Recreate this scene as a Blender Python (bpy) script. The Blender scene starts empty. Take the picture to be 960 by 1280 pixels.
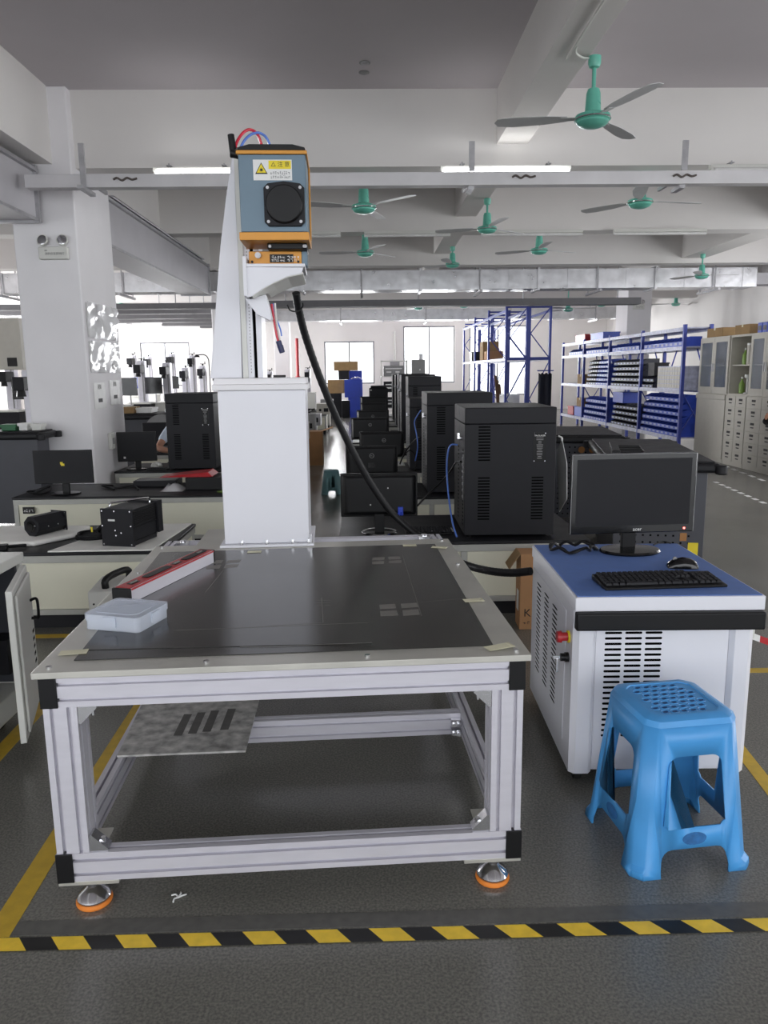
import bpy, bmesh, math, random
from mathutils import Vector, Matrix
random.seed(4)
C = bpy.context.scene.collection
R_ = math.radians
PI = math.pi

# ------------------------------------------------------------------ camera
EYE = 1.35
FPX = 950.0
_y, _p, _r = R_(1.2), R_(10.44), R_(0.64)
FW = Vector((math.sin(_y) * math.cos(_p), math.cos(_y) * math.cos(_p), -math.sin(_p)))
R0 = Vector((math.cos(_y), -math.sin(_y), 0))
U0 = R0.cross(FW)
RT = R0 * math.cos(_r) - U0 * math.sin(_r)
UP = U0 * math.cos(_r) + R0 * math.sin(_r)
cam = bpy.data.cameras.new('camera')
co = bpy.data.objects.new('camera', cam)
C.objects.link(co)
M = Matrix((RT, UP, -FW)).transposed().to_4x4()
M.translation = Vector((0, 0, EYE))
co.matrix_world = M
cam.sensor_width = 36
cam.lens = FPX * 36 / 1280
cam.clip_start = 0.05
cam.clip_end = 300
bpy.context.scene.camera = co


def _ray(px, py):
    return FW * FPX + RT * (px - 480) - UP * (py - 640)


def atY(px, py, y):                      # point of the place at depth y
    d = _ray(px, py); t = y / d.y
    return Vector((d.x * t, y, EYE + d.z * t))


def atZ(px, py, z):                      # point of the place at height z
    d = _ray(px, py); t = (z - EYE) / d.z
    return Vector((d.x * t, d.y * t, z))


# ------------------------------------------------------------------ materials
def lin(c):
    c = c / 255.0
    return c / 12.92 if c <= 0.04045 else ((c + 0.055) / 1.055) ** 2.4


def rgb(r, g, b):
    return (lin(r), lin(g), lin(b), 1)


def mat(name, col, rough=0.5, metal=0.0, var=0.06, scale=12.0, bump=0.0, bscale=60.0, spec=0.5, coat=0.0, rvar=0.08, stretch=None):
    m = bpy.data.materials.new(name)
    m.use_nodes = True
    nt = m.node_tree
    b = nt.nodes['Principled BSDF']
    tc = nt.nodes.new('ShaderNodeTexCoord')
    n = nt.nodes.new('ShaderNodeTexNoise')
    n.inputs['Scale'].default_value = scale
    n.inputs['Detail'].default_value = 5
    src = tc.outputs['Object']
    if stretch:
        mp = nt.nodes.new('ShaderNodeMapping')
        mp.inputs['Scale'].default_value = stretch
        nt.links.new(src, mp.inputs[0]); src = mp.outputs[0]
    nt.links.new(src, n.inputs['Vector'])
    r = nt.nodes.new('ShaderNodeValToRGB')
    r.color_ramp.elements[0].position = 0.3
    r.color_ramp.elements[1].position = 0.7
    r.color_ramp.elements[0].color = tuple(max(0, c * (1 - var)) for c in col[:3]) + (1,)
    r.color_ramp.elements[1].color = tuple(min(1, c * (1 + var)) for c in col[:3]) + (1,)
    nt.links.new(n.outputs['Fac'], r.inputs[0])
    nt.links.new(r.outputs[0], b.inputs['Base Color'])
    mr = nt.nodes.new('ShaderNodeMapRange')
    mr.inputs['To Min'].default_value = max(0.02, rough - rvar)
    mr.inputs['To Max'].default_value = min(1, rough + rvar)
    nt.links.new(n.outputs['Fac'], mr.inputs['Value'])
    nt.links.new(mr.outputs[0], b.inputs['Roughness'])
    b.inputs['Metallic'].default_value = metal
    b.inputs['Specular IOR Level'].default_value = spec
    b.inputs['Coat Weight'].default_value = coat
    if bump:
        n2 = nt.nodes.new('ShaderNodeTexNoise')
        n2.inputs['Scale'].default_value = bscale
        nt.links.new(src, n2.inputs['Vector'])
        bp = nt.nodes.new('ShaderNodeBump')
        bp.inputs['Strength'].default_value = bump
        bp.inputs['Distance'].default_value = 0.01
        nt.links.new(n2.outputs['Fac'], bp.inputs['Height'])
        nt.links.new(bp.outputs[0], b.inputs['Normal'])
    return m


def emit(name, col, s):
    m = bpy.data.materials.new(name); m.use_nodes = True
    b = m.node_tree.nodes['Principled BSDF']
    b.inputs['Base Color'].default_value = (0.8, 0.8, 0.8, 1)
    b.inputs['Emission Color'].default_value = col
    b.inputs['Emission Strength'].default_value = s
    return m


def clear(name, tint=(1, 1, 1, 1), fac=0.85, rough=0.05, col=(0.8, 0.85, 0.9, 1)):
    m = bpy.data.materials.new(name); m.use_nodes = True
    nt = m.node_tree
    b = nt.nodes['Principled BSDF']
    b.inputs['Base Color'].default_value = col
    b.inputs['Roughness'].default_value = rough
    t = nt.nodes.new('ShaderNodeBsdfTransparent'); t.inputs[0].default_value = tint
    mx = nt.nodes.new('ShaderNodeMixShader'); mx.inputs[0].default_value = fac
    nt.links.new(b.outputs[0], mx.inputs[1]); nt.links.new(t.outputs[0], mx.inputs[2])
    nt.links.new(mx.outputs[0], nt.nodes['Material Output'].inputs[0])
    return m


def floor_mat():
    m = mat('floor_epoxy', rgb(112, 111, 106), 0.24, var=0.1, scale=1.3, spec=0.5, rvar=0.06)
    nt = m.node_tree; b = nt.nodes['Principled BSDF']
    old = b.inputs['Base Color'].links[0].from_socket
    tc = [n for n in nt.nodes if n.type == 'TEX_COORD'][0]
    n = nt.nodes.new('ShaderNodeTexNoise'); n.inputs['Scale'].default_value = 150; n.inputs['Detail'].default_value = 3
    nt.links.new(tc.outputs['Object'], n.inputs['Vector'])
    r = nt.nodes.new('ShaderNodeValToRGB')
    r.color_ramp.elements[0].position = 0.36; r.color_ramp.elements[0].color = (0.72, 0.72, 0.72, 1)
    r.color_ramp.elements[1].position = 0.64; r.color_ramp.elements[1].color = (1.22, 1.2, 1.16, 1)
    nt.links.new(n.outputs['Fac'], r.inputs[0])
    mx = nt.nodes.new('ShaderNodeMix'); mx.data_type = 'RGBA'; mx.blend_type = 'MULTIPLY'; mx.inputs[0].default_value = 1
    nt.links.new(old, mx.inputs[6]); nt.links.new(r.outputs[0], mx.inputs[7])
    nt.links.new(mx.outputs[2], b.inputs['Base Color'])
    return m


K = {}
K['floor'] = floor_mat()
K['ceil'] = mat('ceiling_paint', rgb(194, 188, 191), 0.9, var=0.02, scale=2)
K['wall'] = mat('wall_paint', rgb(226, 223, 220), 0.85, var=0.02, scale=2)
K['pillar'] = mat('pillar_paint', rgb(238, 236, 238), 0.8, var=0.02, scale=3)
K['alu'] = mat('aluminium_profile', rgb(208, 206, 214), 0.42, 0.35, var=0.04, scale=8, stretch=(1, 1, 6))
K['aluplate'] = mat('aluminium_plate', rgb(196, 194, 186), 0.38, 0.5, var=0.07, scale=9)
K['groove'] = mat('profile_slot', rgb(120, 119, 126), 0.5, 0.4)
K['chrome'] = mat('chrome', rgb(215, 215, 218), 0.14, 1.0, var=0.03)
K['steel'] = mat('galvanised_steel', rgb(176, 175, 178), 0.42, 0.6, var=0.14, scale=14)
K['duct'] = mat('duct_sheet', rgb(205, 205, 208), 0.3, 0.75, var=0.12, scale=6, bump=0.5, bscale=5)
K['traydk'] = mat('dark_tray_steel', rgb(105, 104, 106), 0.6, 0.1, var=0.06)
K['winframe'] = mat('window_frame_grey', rgb(120, 120, 124), 0.5)
K['rust'] = mat('dark_rust', rgb(92, 84, 80), 0.8)
K['darkgreen'] = mat('dark_green_plastic', rgb(44, 104, 66), 0.5)
K['tray'] = mat('tray_steel', rgb(214, 212, 214), 0.55, 0.05, var=0.08, scale=3)
K['greyduct'] = mat('grey_busway', rgb(196, 194, 198), 0.5, 0.1, var=0.05, scale=3)
K['black'] = mat('black_plastic', rgb(17, 17, 19), 0.45, var=0.1, spec=0.3)
K['blackm'] = mat('black_metal', rgb(31, 31, 35), 0.5, 0.0, var=0.07, bump=0.08, bscale=300, spec=0.25)
K['blackg'] = mat('black_gloss', rgb(13, 13, 15), 0.16, var=0.05, spec=0.6)
K['screen'] = mat('screen_off', rgb(25, 25, 29), 0.45, var=0.03, spec=0.22)
K['dark'] = mat('dark_recess', rgb(3, 3, 4), 0.9, spec=0.1)
K['rubber'] = mat('rubber', rgb(20, 20, 20), 0.7)
K['sheet'] = mat('blackened_sheet', rgb(36, 33, 30), 0.22, 0.0, var=0.16, scale=5, spec=0.75, rvar=0.06)
K['mark'] = mat('etched_grey', rgb(112, 109, 104), 0.5, var=0.12, scale=80)
K['white'] = mat('white_enamel', rgb(228, 228, 234), 0.35, var=0.015, scale=3)
K['offwhite'] = mat('offwhite_enamel', rgb(214, 214, 208), 0.45, var=0.03, scale=3)
K['cream'] = mat('cream_panel', rgb(226, 224, 204), 0.45, var=0.03, scale=3)
K['creamdk'] = mat('bench_trim', rgb(178, 178, 172), 0.45, 0.2, var=0.05)
K['benchtop'] = mat('black_bench_mat', rgb(28, 28, 31), 0.4, var=0.1, scale=6, spec=0.3)
K['foam'] = mat('white_foam_board', rgb(244, 243, 237), 0.75, var=0.04, scale=9)
K['bluemat'] = mat('blue_mat', rgb(90, 120, 182), 0.65, var=0.06, scale=30, bump=0.06, bscale=400)
K['stool'] = mat('blue_plastic', rgb(74, 154, 218), 0.36, var=0.07, scale=7)
K['stoolshade'] = mat('stool_hole_shade', rgb(22, 70, 126), 0.6)  # darker stool blue, painted shade inside the seat holes
K['scuff'] = mat('scuffed_blue', rgb(40, 100, 158), 0.6, var=0.25, scale=60)
K['teal'] = mat('teal_enamel', rgb(104, 184, 164), 0.3, var=0.05)
K['blade'] = mat('fan_blade_paint', rgb(196, 196, 196), 0.5)
K['orange'] = mat('orange_anodised', rgb(204, 142, 56), 0.42, 0.2, var=0.05)
K['orangefoot'] = mat('orange_rubber', rgb(226, 130, 44), 0.6)
K['steelblue'] = mat('steel_blue_anodised', rgb(102, 122, 136), 0.42, 0.25, var=0.06, scale=10)
K['red'] = mat('red_plastic', rgb(176, 40, 46), 0.4, var=0.08)
K['redtube'] = mat('red_tube', rgb(205, 40, 62), 0.25)
K['bluetube'] = mat('blue_tube', rgb(96, 132, 215), 0.22)
K['yellow'] = mat('yellow_tape', rgb(196, 162, 52), 0.5, var=0.12, scale=25)
K['hazy'] = mat('hazard_yellow', rgb(240, 202, 62), 0.4, var=0.1, scale=30)
K['hazk'] = mat('hazard_black', rgb(28, 28, 28), 0.4, var=0.15, scale=30)
K['label'] = mat('label_white', rgb(226, 226, 224), 0.5)
K['labely'] = mat('label_yellow', rgb(232, 210, 40), 0.5)
K['ink'] = mat('ink_black', rgb(26, 24, 24), 0.6)
K['inkg'] = mat('ink_grey', rgb(140, 140, 140), 0.6)
K['masking'] = mat('masking_tape', rgb(214, 210, 182), 0.7)
K['card'] = mat('cardboard', rgb(176, 132, 92), 0.85, var=0.07, scale=8)
K['cardb'] = mat('brown_cardboard', rgb(150, 122, 84), 0.85, var=0.1, scale=8)
K['bin'] = mat('blue_bin_plastic', rgb(44, 72, 178), 0.4, var=0.08)
K['bindk'] = mat('dark_bin_plastic', rgb(34, 36, 52), 0.4, var=0.08)
K['bincard'] = mat('bin_label', rgb(150, 156, 190), 0.6)
K['rackblue'] = mat('rack_blue_steel', rgb(52, 68, 158), 0.45, 0.0, var=0.08)
K['rackgrey'] = mat('rack_beam_grey', rgb(170, 172, 190), 0.45, 0.2, var=0.25, scale=14)
K['crate'] = mat('blue_crate', rgb(44, 72, 190), 0.4)
K['cab'] = mat('grey_cabinet', rgb(186, 182, 172), 0.5, var=0.04)
K['tool'] = mat('slate_grey_steel', rgb(66, 67, 74), 0.5, var=0.06)
K['tooldk'] = mat('black_rim', rgb(26, 26, 29), 0.5, var=0.08, spec=0.3)
K['brown'] = mat('copper_part', rgb(150, 106, 62), 0.4, 0.5)
K['skin'] = mat('skin', rgb(196, 144, 118), 0.55, var=0.05)
K['shirt'] = mat('pale_blue_cloth', rgb(206, 220, 234), 0.85)
K['trousers'] = mat('dark_cloth', rgb(40, 42, 52), 0.9)
K['hair'] = mat('black_hair', rgb(22, 19, 18), 0.5)
K['greenp'] = mat('green_plastic', rgb(126, 158, 74), 0.4)
K['stoolteal'] = mat('teal_grey_plastic', rgb(86, 124, 128), 0.45)
K['wood'] = mat('wood_plank', rgb(120, 92, 70), 0.8, var=0.2, stretch=(6, 6, 1))
K['dirt'] = mat('worn_plate', rgb(168, 166, 163), 0.5, 0.1, var=0.55, scale=24)
K['dirtdk'] = mat('burnt_mark', rgb(84, 82, 80), 0.6, var=0.2, scale=30)
K['tube'] = emit('tube_glow', (1, 1, 1, 1), 9.0)
K['led'] = emit('red_led', (1, 0.05, 0.03, 1), 6.0)
K['glass'] = clear('window_glass', fac=0.92)
K['cabglass'] = clear('cabinet_glass', fac=0.75, rough=0.03, col=(0.35, 0.4, 0.5, 1))
K['film'] = clear('clear_film', fac=0.45, rough=0.12, col=(0.95, 0.95, 0.97, 1))
K['boxplastic'] = clear('translucent_box', tint=(0.95, 0.97, 1, 1), fac=0.66, rough=0.2, col=(0.86, 0.89, 0.95, 1))


# ------------------------------------------------------------------ mesh helpers
class MB:
    def __init__(s):
        s.bm = bmesh.new()

    def _add(s, verts, faces, m=0):
        vs = [s.bm.verts.new(v) for v in verts]
        for f in faces:
            try:
                fc = s.bm.faces.new([vs[i] for i in f]); fc.material_index = m
            except ValueError:
                pass
        return s

    def box(s, x0, x1, y0, y1, z0, z1, m=0, T=None):
        v = [Vector(p) for p in ((x0, y0, z0), (x1, y0, z0), (x1, y1, z0), (x0, y1, z0), (x0, y0, z1), (x1, y0, z1), (x1, y1, z1), (x0, y1, z1))]
        if T is not None:
            v = [T @ p for p in v]
        return s._add(v, [(3, 2, 1, 0), (4, 5, 6, 7), (0, 1, 5, 4), (1, 2, 6, 5), (2, 3, 7, 6), (3, 0, 4, 7)], m)

    def hexa(s, p, m=0):                     # eight corners: bottom four, top four
        return s._add([Vector(q) for q in p], [(3, 2, 1, 0), (4, 5, 6, 7), (0, 1, 5, 4), (1, 2, 6, 5), (2, 3, 7, 6), (3, 0, 4, 7)], m)

    def poly(s, pts, axis, a0, a1, m=0, T=None):
        def P(p, a):
            v = Vector((a, p[0], p[1])) if axis == 'x' else Vector((p[0], a, p[1])) if axis == 'y' else Vector((p[0], p[1], a))
            return T @ v if T is not None else v
        n = len(pts)
        v = [P(p, a0) for p in pts] + [P(p, a1) for p in pts]
        f = [tuple(range(n)), tuple(range(2 * n - 1, n - 1, -1))] + [(i, i + n, (i + 1) % n + n, (i + 1) % n) for i in range(n)]
        return s._add(v, f, m)

    def cyl(s, p0, p1, r0, r1=None, seg=16, m=0):
        p0, p1 = Vector(p0), Vector(p1)
        r1 = r0 if r1 is None else r1
        d = (p1 - p0).normalized()
        a = d.orthogonal().normalized(); b = d.cross(a)
        v = []
        for p, r in ((p0, r0), (p1, r1)):
            for i in range(seg):
                t = 2 * PI * i / seg
                v.append(p + (a * math.cos(t) + b * math.sin(t)) * r)
        f = [(i, (i + 1) % seg, (i + 1) % seg + seg, i + seg) for i in range(seg)]
        f += [tuple(range(seg - 1, -1, -1)), tuple(range(seg, 2 * seg))]
        return s._add(v, f, m)

    def tube(s, pts, r, seg=8, m=0, sub=6, rib=0.0):
        P = [Vector(p) for p in pts]
        if sub > 1 and len(P) > 2:
            Q = []
            for i in range(len(P) - 1):
                a, b, c, d = P[max(i - 1, 0)], P[i], P[i + 1], P[min(i + 2, len(P) - 1)]
                for k in range(sub):
                    t = k / sub
                    Q.append(0.5 * ((2 * b) + (c - a) * t + (2 * a - 5 * b + 4 * c - d) * t * t + (3 * b - a - 3 * c + d) * t ** 3))
            Q.append(P[-1]); P = Q
        v = []; n = len(P)
        d0 = (P[1] - P[0]).normalized(); a = d0.orthogonal().normalized()
        for i, p in enumerate(P):
            d = (P[min(i + 1, n - 1)] - P[max(i - 1, 0)]).normalized()
            a = (a - d * a.dot(d)).normalized(); b = d.cross(a)
            rr = r * (1 + (rib if i % 2 else -rib))
            for k in range(seg):
                t = 2 * PI * k / seg
                v.append(p + (a * math.cos(t) + b * math.sin(t)) * rr)
        f = [(i * seg + k, i * seg + (k + 1) % seg, (i + 1) * seg + (k + 1) % seg, (i + 1) * seg + k) for i in range(n - 1) for k in range(seg)]
        f += [tuple(range(seg - 1, -1, -1)), tuple(range((n - 1) * seg, n * seg))]
        return s._add(v, f, m)

    def lathe(s, prof, c=(0, 0, 0), seg=24, m=0, T=None):
        c = Vector(c); v = []; n = len(prof)
        for r, z in prof:
            for i in range(seg):
                t = 2 * PI * i / seg
                p = Vector((r * math.cos(t), r * math.sin(t), z))
                v.append(c + (T @ p if T is not None else p))
        f = [(i * seg + k, i * seg + (k + 1) % seg, (i + 1) * seg + (k + 1) % seg, (i + 1) * seg + k) for i in range(n - 1) for k in range(seg)]
        f += [tuple(range(seg - 1, -1, -1)), tuple(range((n - 1) * seg, n * seg))]
        return s._add(v, f, m)

    def mesh(s, name, smooth=True, merge=0.0):
        if merge:
            bmesh.ops.remove_doubles(s.bm, verts=s.bm.verts, dist=merge)
        bmesh.ops.recalc_face_normals(s.bm, faces=s.bm.faces)
        me = bpy.data.meshes.new(name)
        s.bm.to_mesh(me); s.bm.free()
        if smooth and len(me.polygons):
            me.polygons.foreach_set('use_smooth', [True] * len(me.polygons))
            me.set_sharp_from_angle(angle=R_(35))
        return me

    def build(s, name, mats, parent=None, bevel=0.0, seg=2, label=None, smooth=True, merge=0.0):
        me = s.mesh(name, smooth, merge)
        return link(name, me, mats, parent, bevel, seg, label)


def link(name, me, mats, parent=None, bevel=0.0, seg=2, label=None):
    for k in ([mats] if not isinstance(mats, (list, tuple)) else mats):
        me.materials.append(K[k] if isinstance(k, str) else k)
    o = bpy.data.objects.new(name, me)
    C.objects.link(o)
    if parent is not None:
        o.parent = parent
    if bevel:
        b = o.modifiers.new('bevel', 'BEVEL'); b.width = bevel; b.segments = seg; b.limit_method = 'ANGLE'; b.angle_limit = R_(50)
    if label:
        o['label'] = label
    return o


def text_mesh(body, size, align='CENTER', extrude=0.0004, space=1.0, shear=0.0):
    cu = bpy.data.curves.new('lettering', 'FONT')
    cu.body = body; cu.size = size; cu.align_x = align; cu.align_y = 'CENTER'; cu.extrude = extrude; cu.space_character = space
    cu.shear = shear
    cu.resolution_u = 2
    o = bpy.data.objects.new('lettering', cu)
    C.objects.link(o)
    bpy.context.view_layer.update()
    dg = bpy.context.evaluated_depsgraph_get()
    me = bpy.data.meshes.new_from_object(o.evaluated_get(dg))
    bpy.data.objects.remove(o)
    me.materials.clear()
    return me


FRONT = Matrix(((1, 0, 0), (0, 0, -1), (0, 1, 0))).to_4x4()       # text plane facing -y


def lettering(body, size, loc, mats, parent, face=FRONT, name='lettering', align='CENTER', **k):
    me = text_mesh(body, size, align, **k)
    T = face.copy(); T.translation = Vector(loc)
    me.transform(T)
    return link(name, me, mats, parent)


def thing(name, label, cat, loc=(0, 0, 0), rz=0.0, group=None):
    o = bpy.data.objects.new(name, None)
    C.objects.link(o)
    o.empty_display_size = 0.1
    o.location = loc; o.rotation_euler = (0, 0, rz)
    return tag(o, label, cat, group)


def tag(o, label, cat, group=None, kind=None):
    o['label'] = label; o['category'] = cat
    if group: o['group'] = group
    if kind: o['kind'] = kind
    return o


def struct(o, label=None):
    o['kind'] = 'structure'
    if label: o['label'] = label
    return o


def dup(root, loc, rz=None, label=None, group=None, mats=None):
    r = root.copy(); C.objects.link(r)
    r.location = loc
    if rz is not None: r.rotation_euler = (0, 0, rz)
    if label: r['label'] = label
    if group: r['group'] = group
    for ch in list(root.children):
        c = ch.copy(); C.objects.link(c); c.parent = r
        for g in list(ch.children):
            d = g.copy(); C.objects.link(d); d.parent = c
    return r


def slotted(w, h, nw, nh, sw=0.009, sd=0.012):
    """outline of an aluminium profile, w x h, nw slots on the long faces and nh on the others"""
    def side(L, n):
        out = []
        for i in range(n):
            c = L * (i + 0.5) / n
            out += [(c - sw / 2, 0), (c - sw / 2, sd), (c + sw / 2, sd), (c + sw / 2, 0)]
        return out
    p = [(0, 0)] + [(a, b) for a, b in side(w, nw)]
    p += [(w, 0)] + [(w - b, a) for a, b in side(h, nh)]
    p += [(w, h)] + [(w - a, h - b) for a, b in side(w, nw)]
    p += [(0, h)] + [(b, h - a) for a, b in side(h, nh)]
    return p
# ------------------------------------------------------------------ the room
XL, XR, YN, YF, ZC = -12.0, 8.4, -4.0, 27.0, 3.75
struct(MB().box(XL - .2, XR + .2, YN - 2.5, YF + .2, -0.2, 0).build('floor', 'floor'))
struct(MB().box(XL - .2, XR + .2, YN, YF + .2, ZC, ZC + .12).build('ceiling', 'ceil'))


def wall_with_openings(name, axis, pos, thick, a0, a1, ops):
    """wall along 'x' (at y = pos) or along 'y' (at x = pos); ops: (a0, a1, z0, z1) sorted"""
    m = MB()
    def bx(u0, u1, z0, z1):
        if u1 - u0 < 1e-4 or z1 - z0 < 1e-4: return
        if axis == 'x': m.box(u0, u1, pos, pos + thick, z0, z1)
        else: m.box(pos, pos + thick, u0, u1, z0, z1)
    u = a0
    for (b0, b1, z0, z1) in ops:
        bx(u, b0, 0, ZC); bx(b0, b1, 0, z0); bx(b0, b1, z1, ZC); u = b1
    bx(u, a1, 0, ZC)
    return struct(m.build(name, 'wall'))


far_ops = [(-10.8, -9.2, 0.95, 2.44), (-7.8, -6.1, 0.95, 2.44), (-1.45, 0.29, 0.95, 2.41), (1.3, 3.1, 0.95, 2.9), (3.6, 5.6, 0.5, 2.9)]  # the opening left of the tall rack is added for the wall's glare
unseen_right_ops = [(0.6, 3.6, 0.9, 3.0), (4.6, 7.6, 0.9, 3.0), (8.6, 11.6, 0.9, 3.0)]  # unseen right-wall windows, put in for the light from that side
added_left_ops = [(12.0, 15.4, 0.9, 2.9), (16.6, 19.8, 0.9, 2.9), (20.6, 25.4, 0.9, 2.9)]  # unseen left-wall windows, added to brighten the far end
wall_with_openings('wall_far', 'x', YF, 0.2, XL - .2, XR + .2, far_ops)
wall_with_openings('wall_right', 'y', XR, 0.2, YN, YF, unseen_right_ops)
wall_with_openings('wall_left', 'y', XL - .2, 0.2, YN, YF, added_left_ops)


def window(n, axis, pos, op, nmull, label):
    u0, u1, z0, z1 = op
    w = thing('window_%d' % n, label, 'window', (0, 0, 0)); w['kind'] = 'structure'
    m = MB(); t = 0.05
    def bx(mm, a0, a1, b0, b1, d0=0.05, d1=0.12):
        if axis == 'x': mm.box(a0, a1, pos + d0, pos + d1, b0, b1)
        else: mm.box(pos + d0, pos + d1, a0, a1, b0, b1)
    bx(m, u0, u1, z0, z0 + t); bx(m, u0, u1, z1 - t, z1); bx(m, u0, u0 + t, z0 + t, z1 - t); bx(m, u1 - t, u1, z0 + t, z1 - t)
    for k in range(1, nmull):
        c = u0 + (u1 - u0) * k / nmull
        bx(m, c - t / 2, c + t / 2, z0 + t, z1 - t)
    m.build('window_frame', 'winframe', w)
    for k in range(nmull):
        p = MB(); a = u0 + (u1 - u0) * k / nmull; b = u0 + (u1 - u0) * (k + 1) / nmull
        bx(p, a + t * .6, b - t * .6, z0 + t * .6, z1 - t * .6, 0.082, 0.088)
        p.build('pane', 'glass', w)
    d = bpy.data.lights.new('daylight', 'AREA'); d.shape = 'RECTANGLE'
    d.size = u1 - u0; d.size_y = z1 - z0
    lo = bpy.data.objects.new('daylight', d); C.objects.link(lo)
    c = Vector(((u0 + u1) / 2, pos + 0.35, (z0 + z1) / 2)) if axis == 'x' else Vector((pos + 0.35, (u0 + u1) / 2, (z0 + z1) / 2))
    lo.location = c
    if pos < 0: c.x = pos - .2
    dr = Vector((0, -1, 0)) if axis == 'x' else Vector((-1 if pos > 0 else 1, 0, 0))
    lo.rotation_euler = dr.to_track_quat('-Z', 'Z').to_euler()
    return d


WLIGHT = []
wl = ['far window behind the left machines', 'far window with a centre bar above the left machines', 'far window at the end of the aisle',
      'added far window left of the tall rack, for the glare on the wall', 'tall far window behind the tall blue rack']
for i, op in enumerate(far_ops):
    WLIGHT.append((window(i + 1, 'x', YF, op, 2, wl[i]), (op[1] - op[0]) * (op[3] - op[2]), 'far'))
for i, op in enumerate(unseen_right_ops):
    WLIGHT.append((window(i + 6, 'y', XR, op, 3, 'unseen side window in the right wall, for light from that side'), (op[1] - op[0]) * (op[3] - op[2]), 'side'))

for i, op in enumerate(added_left_ops):
    WLIGHT.append((window(i + 9, 'y', XL - .2, op, 3, 'added unseen side window in the left wall, brightening the far end'), (op[1] - op[0]) * (op[3] - op[2]), 'left'))

# beams, pillars
ZB = 3.12
for i, y in enumerate((7.1, 10.25, 13.4, 16.55, 19.7, 22.85)):
    struct(MB().box(XL, XR, y, y + 0.3, ZB, ZC).build('beam', 'wall'))
struct(MB().box(1.17, 1.44, YN, 7.1, 3.3, ZC).build('beam', 'wall'))
for y in (7.4, 10.55, 13.7, 16.85, 20.0):
    struct(MB().box(1.17, 1.44, y, y + 2.85, 3.3, ZC).build('beam', 'wall'))
struct(MB().box(-3.05, -2.66, YN, 7.0, 3.13, ZC).build('beam', 'wall'))
for y in (7.95, 10.55, 13.7, 16.85, 20.0):
    struct(MB().box(-3.0, -2.6, y, (10.25 if y < 8 else y + 2.85), 3.13, ZC).build('beam', 'wall'))
struct(MB().box(5.4, 5.8, YN, 7.1, 3.2, ZC).build('beam', 'wall'))
for y in (7.4, 10.55, 13.7):
    struct(MB().box(5.4, 5.8, y, y + 2.85, 3.2, ZC).build('beam', 'wall'))
for (x0, x1, y0, y1) in ((-3.05, -2.5, 7.0, 7.95), (-3.05, -2.5, 15.6, 16.5), (-2.82, -2.36, 24, 24.6), (-8.7, -8.2, 23.6, 24.3), (-8.9, -8.3, 7.0, 7.9), (5.86, 6.4, 17.4, 18.2)):
    struct(MB().box(x0, x1, y0, y1, 0, ZC).build('pillar', 'pillar', bevel=0.012))

# floor markings
def strip(name, pts, m, z=0.0015):
    return MB().poly(pts, 'z', 0.0, z).build(name, m)

def line(a, b, w):
    a, b = Vector(a), Vector(b); d = (b - a).normalized(); n = Vector((-d.y, d.x)) * w / 2
    return [tuple(a + n), tuple(a - n), tuple(b - n), tuple(b + n)]

hz = MB(); y0, y1 = 1.612, 1.656; per = 0.155; ln = 0.036
x = -1.72
while x < 1.7:
    for k, mi in ((0, 0), (1, 1)):
        a = x + k * per / 2
        hz._add([(a + ln, y0, 0.0025), (a + per / 2 + ln, y0, 0.0025), (a + per / 2, y1, 0.0025), (a, y1, 0.0025)], [(0, 1, 2, 3)], mi)
    x += per
tag(hz.build('hazard_tape', ['hazy', 'hazk']), 'black and yellow striped tape across the floor in front of the machine', 'floor tape', kind='structure')
struct(strip('trim_1', [(-1.7, 1.665), (1.9, 1.665), (1.9, 1.715), (-1.7, 1.715)], mat('worn_floor', rgb(94, 93, 89), 0.35, var=0.15, scale=40), 0.001), 'dark worn band on the floor beside the striped tape')
for a, b, w, lb in (((-0.925, 1.66), (-0.965, 3.4), 0.062, 'yellow floor line passing under the left legs of the machine table'),
                    ((-1.35, 2.3), (-1.37, 3.2), 0.06, 'yellow floor line beside the open white cabinet'),
                    ((-2.4, 3.86), (-1.25, 3.86), 0.055, 'yellow floor line in front of the left bench'),
                    ((1.262, 1.9), (1.335, 2.62), 0.05, 'yellow floor line right of the blue stool'),
                    ((1.5, 3.22), (2.6, 3.22), 0.05, 'yellow floor line across the right aisle')):
    tag(strip('floor_line', line(a, b, w), 'yellow'), lb, 'floor tape', kind='structure')
da, db = atZ(893, 602, 0), atZ(960, 631, 0)
for k in range(8):
    a = da.lerp(db, k / 8 + 0.01); b = da.lerp(db, k / 8 + 0.075)
    tag(strip('floor_dash', line(a.xy, b.xy, 0.05), 'label'), 'white floor dash in the right aisle', 'floor tape', 'white dashes of the right aisle line', 'structure')
da, db = atZ(905, 582, 0), atZ(960, 603, 0)
for k in range(5):
    a = da.lerp(db, k / 5 + 0.02); b = da.lerp(db, k / 5 + 0.12)
    tag(strip('floor_dash', line(a.xy, b.xy, 0.05), 'label'), 'white floor dash before the grey cabinets', 'floor tape', 'white dashes before the grey cabinets', 'structure')
for px, py in ((222, 1122), (286, 1122)):
    pass
# scraps of white plastic on the floor
sc = MB(); p = atZ(223, 1123, 0)
for a in (0.3, 1.2, 2.4, 4.0):
    sc.tube([(p.x, p.y, 0.003), (p.x + .012 * math.cos(a), p.y + .012 * math.sin(a), 0.006), (p.x + .022 * math.cos(a + .3), p.y + .02 * math.sin(a + .3), 0.003)], 0.0022, 6)
tag(sc.build('plastic_scrap', 'label'), 'tiny white plastic scrap on the floor between the front feet', 'scrap')

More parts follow.
